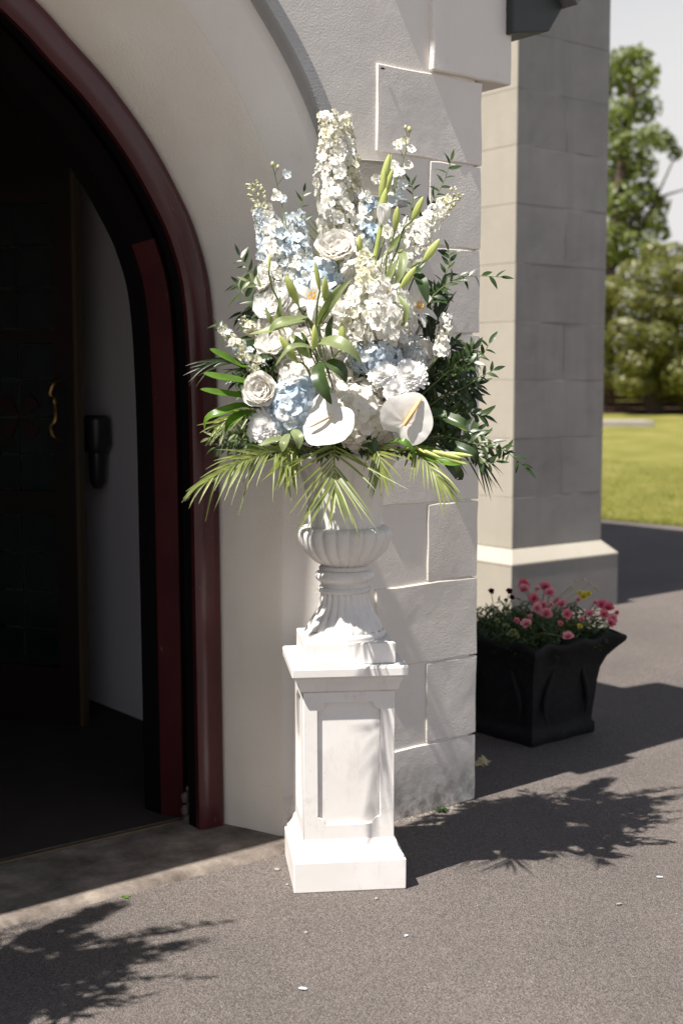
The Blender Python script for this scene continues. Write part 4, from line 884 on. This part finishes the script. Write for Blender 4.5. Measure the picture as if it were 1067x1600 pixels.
    # ---- leafy stems
    BR = [('small dark leafy sprig at the far left beside the delphiniums', [(430, 460, 4.06), (405, 440, 4.05), (385, 418, 4.05), (374, 398, 4.05)], 13, .040, RUS),
          ('pale green sprig just below the far left dark one', [(425, 465, 4.03), (405, 447, 4.02), (385, 438, 4.02)], 8, .034, RUSL),
          ('thin leafy tip between the left spike and the tallest spike', [(475, 360, 4.12), (472, 325, 4.12), (475, 298, 4.12)], 7, .034, RUS),
          ('tall dark leafy stem behind the cream tipped right spike', [(640, 400, 4.14), (668, 330, 4.14), (690, 290, 4.14), (705, 250, 4.14)], 18, .042, RUS),
          ('dark leafy stem left of the cream tipped right spike', [(625, 400, 4.13), (640, 340, 4.13), (645, 300, 4.13), (640, 285, 4.13)], 14, .042, RUS),
          ('leafy branch reaching far right over the cream wall, with hanging leaves', [(660, 480, 4.06), (690, 450, 4.05), (725, 432, 4.04), (785, 433, 4.04)], 18, .046, RUS),
          ('leafy branch rising against the grey wall blocks', [(670, 480, 4.08), (690, 440, 4.08), (702, 410, 4.08), (700, 390, 4.08)], 14, .042, RUS),
          ('leafy twig curving right at the height of the stock flower', [(700, 580, 4.04), (730, 570, 4.03), (752, 556, 4.03), (765, 535, 4.03)], 12, .040, RUS),
          ('leafy twig with a pale bent tip at the right edge', [(690, 620, 4.04), (725, 605, 4.03), (748, 590, 4.03), (772, 578, 4.03)], 14, .038, RUS),
          ('long leafy branch reaching furthest to the lower right', [(680, 650, 4.0), (725, 672, 3.98), (770, 690, 3.97), (822, 732, 3.97)], 22, .042, RUS),
          ('second long leafy branch below the furthest one', [(690, 680, 3.98), (730, 690, 3.96), (765, 700, 3.95), (795, 706, 3.95)], 18, .040, RUS),
          ('leafy twig bending down at the lower right corner of the greenery', [(700, 690, 3.98), (740, 712, 3.96), (765, 725, 3.95), (785, 712, 3.95)], 12, .040, RUS),
          ('dense leafy stem in the dark right flank, upper', [(650, 600, 4.08), (690, 580, 4.07), (725, 560, 4.06), (740, 545, 4.06)], 26, .046, RUS),
          ('dense leafy stem in the dark right flank, middle', [(650, 640, 4.08), (690, 620, 4.06), (730, 610, 4.05), (750, 600, 4.05)], 28, .048, RUS),
          ('dense leafy stem in the dark right flank, lower', [(650, 670, 4.06), (690, 650, 4.04), (730, 645, 4.03), (756, 650, 4.03)], 28, .048, RUS),
          ('leafy stem at the bottom of the dark right flank', [(650, 690, 4.04), (690, 685, 4.02), (730, 680, 4.01), (745, 672, 4.01)], 24, .046, RUS),
          ('leafy stem pointing down left below the glossy leaves', [(430, 680, 4.0), (395, 685, 3.98), (360, 690, 3.97), (335, 700, 3.97)], 20, .036, RUS),
          ('small pale leafy sprig low at the left', [(400, 680, 3.98), (370, 675, 3.96), (345, 678, 3.96), (325, 685, 3.96)], 14, .034, RUSL),
          ('dark sprig at the left behind the stock spike', [(400, 560, 4.03), (375, 540, 4.02), (350, 520, 4.02), (338, 505, 4.02)], 12, .036, RUS),
          ('leafy stem left of the creamy rose', [(420, 590, 4.02), (395, 580, 4.01), (370, 590, 4.0)], 14, .036, RUS)]
    for lab, pts, n, L, mt in BR: branch(lab, pts, n, L, mt)
    for i in range(40):                # greenery deep between the heads
        x = U(385, 715); y = U(430, 705); tip = (538 + (x - 538) * 1.10, y - 25, U(4.06, 4.24))
        branch('dark leafy filler stem tucked deep between the flower heads', [(538 + (x - 538) * .5, (y + 715) / 2, 4.14), (x, y, 4.14), tip], 18, .058, RUS, join=True)
    for i in range(22):                # dense dark right flank
        x = U(645, 745); y = U(545, 700)
        branch('dark leafy stem in the dense shaded right flank', [(620, (y + 690) / 2, 4.12), ((620 + x) / 2, y + 8, 4.12), (x, y, U(4.04, 4.18)), (x + U(5, 22), y + U(-22, 10), U(4.04, 4.18))], 24, .050, RUS, join=True)
    for i in range(10):
        y = U(560, 700); branch('dark leafy stem in the shaded left flank', [(450, (y + 690) / 2, 4.12), (410, y, 4.10), (U(350, 395), y + U(-15, 15), 4.08)], 18, .044, RUS)
    for i in range(8):
        x = 470 + i * 22; branch('dark leafy collar stem along the rim of the urn', [(x, 705, 4.02), (x + U(-12, 12), 700, 3.96), (x + U(-25, 25), 708, 3.92)], 9, .036, RUS)
before = set(bpy.data.objects); DEPTH[0] = 1.6
build_arrangement()
DEPTH[0] = 1.0
arr = [o for o in bpy.data.objects if o not in before]
# matching arrangement on the other side of the door: outside the picture, its shadow falls on the paving
bpy.context.view_layer.update()
SH = BU * -2.29 + BV * .03
twin = thing('flower_arrangement', 'matching flower arrangement left of the doorway, outside the picture, whose shadow falls on the paving', 'flower arrangement', BASE + SH)
RM = Matrix.Translation(SH)
bym = {}
for o in arr:
    if o.type != 'MESH': continue
    for i, mt in enumerate(o.data.materials): pass
    bym.setdefault(o.data.materials[0].name, []).append(o)
T0 = Matrix.Scale(1.22, 4) @ Matrix.Translation(-twin.location)
for mn, obs in bym.items():
    b = MB()
    for o in obs:
        mw = T0 @ RM @ o.matrix_world; b.add([mw @ v.co for v in o.data.vertices], [tuple(p.vertices) for p in o.data.polygons])
    ob = put('foliage' if 'leaf' in mn or 'stem' in mn or 'bud' in mn else 'blooms', b.mesh('twin', mn), twin)
for src, cat, lab in ((ped, 'pedestal', 'matching white pedestal left of the doorway, outside the picture'), (urn, 'urn', 'matching white urn left of the doorway, outside the picture')):
    r = src.copy(); C.objects.link(r); r.location = src.location + SH; r['label'] = lab
    for c_ in list(src.children):
        d = c_.copy(); C.objects.link(d); d.parent = r

# ------------------------------------------------------------------ planter by the porch corner
PLC = W(.875, .565, 0); PLR = TH + math.radians(2)
pl = thing('planter', 'black square planter with flared rim and raised scrolls, beside the porch corner', 'planter', PLC, PLR)
b = MB(); rows = []
prof = [(.225, 0), (.232, .01), (.232, .05), (.222, .06), (.222, .085), (.225, .12), (.232, .18), (.238, .24), (.248, .30), (.270, .35), (.305, .40), (.335, .43), (.340, .445), (.335, .455), (.29, .452), (.27, .40)]
N4 = 22
for hw, z in prof:
    row = []
    for s_ in range(4):
        c_, n_ = math.cos(s_ * math.pi / 2), math.sin(s_ * math.pi / 2)
        for k in range(N4):
            q = -1 + 2 * k / N4; dent = (.012 * math.cos(q * 6.0) - .010) * (1 if .3 < z < .5 else .3)
            sw = .018 * math.sin(q * 9) * math.sin(z * 17) if .1 < z < .36 else 0
            rel = .010 * max(0, 1 - abs(abs(q) * .24 - .08 - .03 * math.sin(z * 22)) * 60) if .09 < z < .38 else 0
            x = q * hw; y = -(hw + dent + rel) * (1 if abs(q) < .97 else .99); zz = z + (.010 * math.cos(q * 9.4) if z > .39 else 0)
            row.append((x * c_ - y * n_, x * n_ + y * c_, zz))
    rows.append(row)
b.grid([[(x * .89, y * .89, z) for x, y, z in rw] for rw in rows], True); b.build('body', 'planter_stone', pl, auto=60)
for s_ in range(2):                    # scrolls in relief
    for sx in (-1, 1):
        b = MB(); pts = [V((sx * (.115 + .026 * math.sin(t * 4.2 + .5)) , -.214 - .02 * max(0, t - .6), .10 + .26 * t)) for t in [i / 12 for i in range(13)]]
        b.tube([Matrix.Rotation(-s_ * math.pi / 2, 4, 'Z') @ p for p in pts], [.004 + .010 * math.sin(i / 12 * 3.1) for i in range(13)], 8); b.build('scroll', 'planter_stone', pl)
b = MB(); b.sphere((0, 0, .40), .245, 16, 6, (1, 1, .12)); b.build('soil', 'soil', pl)
def pworld(x, y, z): return PLC + Matrix.Rotation(PLR, 3, 'Z') @ V((x, y, z))
SM = leafmesh('leaf_dark', 1, .16, 5, 3, .4, .2)
def bloom_mesh(mt, n=26, fr_=.0):
    b = MB()
    for i in range(n):
        f = (i + .5) / n; rows = petal_rows(.5 * (.6 + .5 * f), .42, 4, 4, .3, .2, .8, .06, .3); m = Matrix.Rotation(i * 2.39996, 4, 'Z') @ Matrix.Rotation(math.radians(85 - 70 * f), 4, 'X'); b.grid([[m @ V(p) for p in r] for r in rows])
    return b.mesh('bloom', mt)
BLP = [bloom_mesh('petal_pink') for _ in range(3)]; BLY = bloom_mesh('petal_yellow'); BLM = bloom_mesh('petal_maroon')
pk = thing('pink_carnations', 'bushy pink carnations in full flower filling the black planter', 'carnation plant', pworld(.05, 0, .42), group='plants in the black planter', worldkids=True)
b = MB(); blooms = [(819, 914, 20), (818, 922, 0), (851, 918, 0), (858, 927, 0), (834, 936, 0), (838, 951, 0), (848, 947, 0), (853, 960, 0), (877, 945, 0), (885, 960, 0), (822, 976, -1), (828, 964, 9), (887, 996, -2), (940, 946, 0), (950, 951, 0), (921, 960, 0), (943, 961, 0), (957, 968, 0), (953, 975, 0), (963, 958, 9), (870, 938, 9), (860, 945, 9), (903, 938, 9), (928, 942, 9), (875, 975, 9), (838, 921, 9), (806, 970, 9), (908, 968, 9)]
for (x, y, f) in blooms:
    dd = 5.84 - (y - 915) * .005 if f != -2 else 5.30; p = P(x, y, dd); s_ = .050 if f != 9 else .026
    put('bloom', random.choice(BLP), pk, mat=zmat(p, (U(-.3, .3), -.7, U(.3, .9)), s_ * U(.9, 1.15)))
    q = pworld(U(-.1, .2), U(-.15, .1), .42); b.tube([q, q.lerp(p, .6) + V((0, 0, .02)), p], .0022, 4)
b.build('stem', 'stem_green', pk)
def bushy(root, n, x0, x1, y0, y1, h0, h1, L, mt):
    b = MB()
    for i in range(n):
        p = pworld(U(x0, x1), U(y0, y1), .40 + U(0, 1) ** 1.1 * U(h0, h1)); d = V((U(-1, 1), U(-1, 1), U(-.2, 1.2)))
        m = frame(p, d, V((U(-1, 1), U(-1, 1), 1)), L * U(.7, 1.3)); rows = leafrows(1, .22, 5, 3, .3, .2); b.grid([[m @ V(q) for q in r] for r in rows])
    return b.build('foliage', mt, root, auto=None, kind='stuff')
bushy(pk, 3400, -.18, .25, -.25, .25, .02, .17, .046, 'leaf_plant')
yw = thing('yellow_flower', 'yellow button flower with dry stalks at the back of the planter', 'flower', pworld(.10, .15, .42), group='plants in the black planter', worldkids=True)
for x, y, s_ in ((911, 932, .045), (905, 927, .03), (918, 929, .03), (905, 979, .026)): put('bloom', BLY, yw, mat=zmat(P(x, y, 5.82 if y < 950 else 5.6), (0, -.8, .5), s_))
b = MB(); q = pworld(.10, .15, .42); b.tube([q, P(911, 934, 5.82)], .003, 4)
for x, y in ((900, 908), (912, 905), (922, 912), (892, 916), (930, 918)): b.tube([q, q.lerp(P(x, y, 5.82), .6), P(x, y, 5.82)], .0015, 4); b.sphere(P(x, y, 5.82), .007, 6, 4, (1, 1, .7)); b.sphere(P(x + 3, y + 3, 5.82), .005, 6, 4)
b.build('dry_stalk', 'straw', yw)
mr = thing('maroon_pansy', 'dark maroon flowers over green leaves at the shaded left end of the planter', 'pansy', pworld(-.2, .0, .42), group='plants in the black planter', worldkids=True)
b = MB()
for x, y, s_ in ((767, 924, .030), (795, 924, .032), (799, 934, .028), (790, 938, .02)): put('bloom', BLM, mr, mat=zmat(P(x, y, 5.85), (0, -.8, .4), s_)); b.tube([pworld(-.2, 0, .42), P(x, y, 5.85)], .0018, 4)
b.build('stem', 'stem_green', mr); bushy(mr, 1300, -.27, -.06, -.25, .25, .02, .15, .035, 'leaf_plant')
sd = thing('pale_sedum', 'small pale green rosettes at the front rim of the planter', 'sedum', pworld(-.16, -.24, .43), group='plants in the black planter', worldkids=True)
for x, y in ((796, 993), (806, 995), (801, 988), (790, 980), (776, 972)): put('rosette', bloom_mesh('leaf_lily', 16), sd, mat=zmat(P(x, y, 5.47 if y > 982 else 5.55), (0, -.6, .8), .034))

# ------------------------------------------------------------------ trees, hedge, wall, slab beyond the lawn
def crown(b, blobs, per, sz, squash=.8, shell=.45, out=0):
    for (x, y, z, r) in blobs:
        for i in range(int(per * r * r)):
            d = V((random.gauss(0, 1), random.gauss(0, 1), random.gauss(0, 1))).normalized() * r * (rnd() ** shell); p = V((x, y, z)) + V((d.x, d.y, d.z * squash)); s_ = sz * U(.6, 1.3)
            a = V((U(-1, 1), U(-1, 1), U(-.4, .8))).normalized(); c_ = a.cross(V((U(-1, 1), U(-1, 1), U(-1, 1)))).normalized()
            if out and rnd() < out: a = (a - d.normalized() * a.dot(d.normalized()) * .8).normalized(); c_ = a.cross(d.normalized() + V((U(-.5, .5), U(-.5, .5), U(-.5, .5)))).normalized()
            b.add([p - a * s_, p - c_ * s_ * .45, p + a * s_, p + c_ * s_ * .45], [(0, 1, 2, 3)])
def tree(name, label, cat, base, trunk, limbs, blobs, per, sz, mt, shell=.45, out=0):
    t = thing(name, label, cat, base, worldkids=True); b = MB(); b.tube(spl(trunk, 8), [trunk_r(i / 8) for i in range(9)], 9)
    for l in limbs: b.tube(spl(l, 6), [.09 - .012 * i for i in range(7)], 6)
    b.build('trunk', 'bark', t); b = MB(); crown(b, blobs, per, sz, .85, shell, out); b.build('crown', mt, t, smooth=False); return t
def trunk_r(f): return .28 - .16 * f
D = 40; blobs = []
for (x, y, r, dz) in ((975, 95, 26, 0), (1000, 88, 20, 0), (960, 130, 30, 1), (1000, 125, 30, 0), (1020, 110, 12, -1), (965, 180, 34, 0), (1005, 170, 30, 1), (975, 225, 36, 0), (1015, 215, 26, -1), (1040, 225, 20, 0), (1055, 240, 14, 0), (960, 270, 36, 1), (1000, 262, 30, 0), (970, 315, 38, 0), (1010, 300, 22, 0), (1030, 320, 18, 0), (985, 350, 40, 1), (1022, 345, 22, 0), (940, 380, 50, 0), (990, 390, 40, 0), (1035, 365, 14, 0), (920, 200, 50, 2), (915, 300, 60, 2), (925, 110, 40, 1)):
    c_ = P(x, y, D + dz); blobs.append((c_.x, c_.y, c_.z, r * D / FPX))
bx = P(950, 500, D); bz = lz(0, D)
tree('deciduous_tree', 'tall light green tree with sky showing through its crown, behind the rounded hedge', 'tree', V((bx.x, bx.y, bz)), [V((bx.x, bx.y, bz)), V((bx.x - .1, bx.y, 3.5)), V((bx.x + .2, bx.y, 7)), V((bx.x + .6, bx.y, 10.3))],
     [[V((bx.x, bx.y, 3.8)), V((bx.x + .9, bx.y, 6)), V((bx.x + 1.9, bx.y, 8.3))], [V((bx.x, bx.y, 5)), V((bx.x - .9, bx.y, 7)), V((bx.x - 1.3, bx.y, 8.8))], [V((bx.x + .1, bx.y, 5.5)), V((bx.x + 1, bx.y, 6.8)), V((bx.x + 2.3, bx.y, 7.3))]], blobs, 900, .11, 'tree_leaf', .35, .5)
D = 36; blobs = []
for (x, y, r) in ((1020, 395, 22), (1050, 400, 26), (990, 430, 30), (1025, 430, 34), (1065, 430, 36), (955, 455, 28), (985, 470, 34), (1020, 480, 38), (1060, 480, 40), (950, 500, 28), (980, 520, 34), (1020, 530, 40), (1060, 530, 40), (955, 550, 24), (990, 565, 30), (1030, 580, 38), (1070, 585, 40), (1000, 598, 26), (1040, 608, 24), (965, 590, 26), (985, 600, 26), (1010, 560, 44), (1075, 610, 34), (1110, 450, 50), (1110, 540, 50), (1120, 600, 40), (930, 470, 34), (925, 540, 34)):
    c_ = P(x, y, D + U(-.6, .6)); blobs.append((c_.x, c_.y, c_.z, r * D / FPX))
hb = P(1030, 600, D); hz = lz(0, D)
tree('large_bush', 'large rounded evergreen bush at the far side of the lawn', 'bush', V((hb.x, hb.y + .6, hz)), [V((hb.x, hb.y + .6, hz)), V((hb.x, hb.y + .6, hz + .8)), V((hb.x + .1, hb.y + .6, hz + 1.6))], [], blobs, 2300, .075, 'hedge_leaf', .12, .9)
b = MB(); crown(b, [(P(x, 560, 39).x, 39, P(x, 560, 39).z, 1.3) for x in (920, 1100, 1180, 1260)] + [(P(x, 480, 42).x, 42, P(x, 480, 42).z, 1.8) for x in (1120, 1220, 1320)], 300, .13)
b.build('far_shrubs', 'hedge_leaf', smooth=False, label='shrubs continuing along the edge of the lawn, right of the large bush', category='shrubs', kind='stuff')
wl = thing('boundary_wall', 'low brown stone wall in shade below the tall tree', 'wall', P(960, 632, 37.5), worldkids=True); c0 = P(900, 632, 37.5)
for r in range(4):
    for i in range(14):
        b = MB(); x0 = c0.x + i * .62 + (r % 2) * .3; z0 = lz(0, 37.5) - .1 + r * .2; b.box((x0, 37.3 + U(-.03, .03), z0), (x0 + .58, 37.8, z0 + .18)); b.build('stone', 'earth', wl, smooth=False)
sl = P(975, 663, 31.2); b = MB(); zz = lz(0, 31.2)
b.box((P(925, 660, 31.2).x, 31.0, zz - .1), (P(1019, 660, 31.2).x, 32.3, zz + .13)); bevel(b.build('grave_slab', 'old_stone', smooth=False, label='flat pale stone slab lying in the lawn', category='stone slab'), .02)
b = MB(); b.add([(x, y, lz(0, y) + .02) for x, y in ((-6, 36.2), (16, 36.2), (16, 40), (-6, 40))], [(0, 1, 2, 3)]); b.build('flower_bed_soil', 'earth', kind='structure')

# ------------------------------------------------------------------ small things on the paving
def petal_on(label, x, y, s_, mt='petal_fallen', name='fallen_petal', cat='petal'):
    b = MB(); b.grid(petal_rows(s_, s_ * .62, 5, 4, .12, .1, .55, .02, .3)); p = G(x, y, .004); b.build(name, mt, loc=p, rz=U(0, 6), label=label, category=cat)
petal_on('small pale petal on the sunlit paving nearest the bottom of the picture', 480, 1545, .022)
petal_on('oval pale fleck on the asphalt right of the pedestal', 962, 1413, .020, 'pebble')
petal_on('small white petal near the right edge, beyond the oval fleck', 1035, 1370, .020)
petal_on('tiny blue white petal in front of the pedestal\'s right corner', 632, 1463, .014)
def pebble(label, x, y, r):
    b = MB(); b.sphere((0, 0, r * .35), r, 7, 5, (1.2, .9, .5)); b.build('pebble', 'pebble', loc=G(x, y, .0), rz=U(0, 3), label=label, category='pebble')
pebble('small stone left of the pedestal foot', 449, 1383, .006); pebble('flat tan stone on the paving left of the pedestal', 433, 1360, .010); pebble('brownish fleck of stone lying in the left shadow', 95, 1457, .010); pebble('tiny stone right of the pedestal foot', 588, 1405, .007); pebble('brown stone below the pedestal', 478, 1458, .007)
b = MB()
for i in range(1500):
    p = V((U(-1.6, 2.2), U(2.5, 7.5), .001)); r = U(.0010, .0026) * (1.5 if rnd() < .04 else 1)
    b.add([p + V((r, 0, 0)), p + V((0, r, 0)), p + V((-r, 0, 0)), p + V((0, -r, 0)), p + V((0, 0, r * 1.1))], [(0, 1, 4), (1, 2, 4), (2, 3, 4), (3, 0, 4)])
b.build('loose_grit', 'pebble', smooth=False, kind='stuff', label='fine loose grit scattered over the asphalt', category='grit')
b = MB()
for i in range(220):                   # grit and dirt gathered at the foot of the wall and the step edge
    if True: a = U(-.72, .0); p = W(a, -.018 - abs(random.gauss(0, .02)), 0)
    else: a = U(-2.2, -.83); p = W(a, -.05 - abs(random.gauss(0, .012)), 0)
    r = U(.001, .0045); b.add([p + V((r, 0, 0)), p + V((0, r, 0)), p + V((-r, 0, 0)), p + V((0, -r, 0)), p + V((0, 0, r))], [(0, 1, 4), (1, 2, 4), (2, 3, 4), (3, 0, 4)])
b.build('gutter_grit', 'pebble', smooth=False, kind='stuff', label='dirt and grit gathered along the foot of the porch wall', category='grit')
def weed(label, p, n, h, mt='leaf_glossy', name='weed'):
    root = thing(name, label, 'weed', p, worldkids=True); b = MB()
    for i in range(n):
        d = V((U(-1, 1), U(-1, 1), U(.3, 1.3))); m = frame(p + V((U(-1, 1), U(-1, 1), 0)) * h * .35, d, V((0, -.3, 1)), h * U(.5, 1)); b.grid([[m @ V(q) for q in r] for r in leafrows(1, .35, 5, 3, .5, .2)])
    b.build('leaves', mt, root, auto=None)
weed('small dark weed growing at the foot of the quoins', G(690, 1268), 46, .030, 'leaf_dark'); weed('tiny bright weed in the crack of the door step', G(196, 1402), 14, .018)
weed('moss and weed at the foot of the dark red door frame', G(352, 1297), 30, .018, 'leaf_glossy'); weed('dry brown weed at the corner of the porch beside the planter', G(752, 1195), 16, .06, 'straw')
print('objects', len(bpy.data.objects))
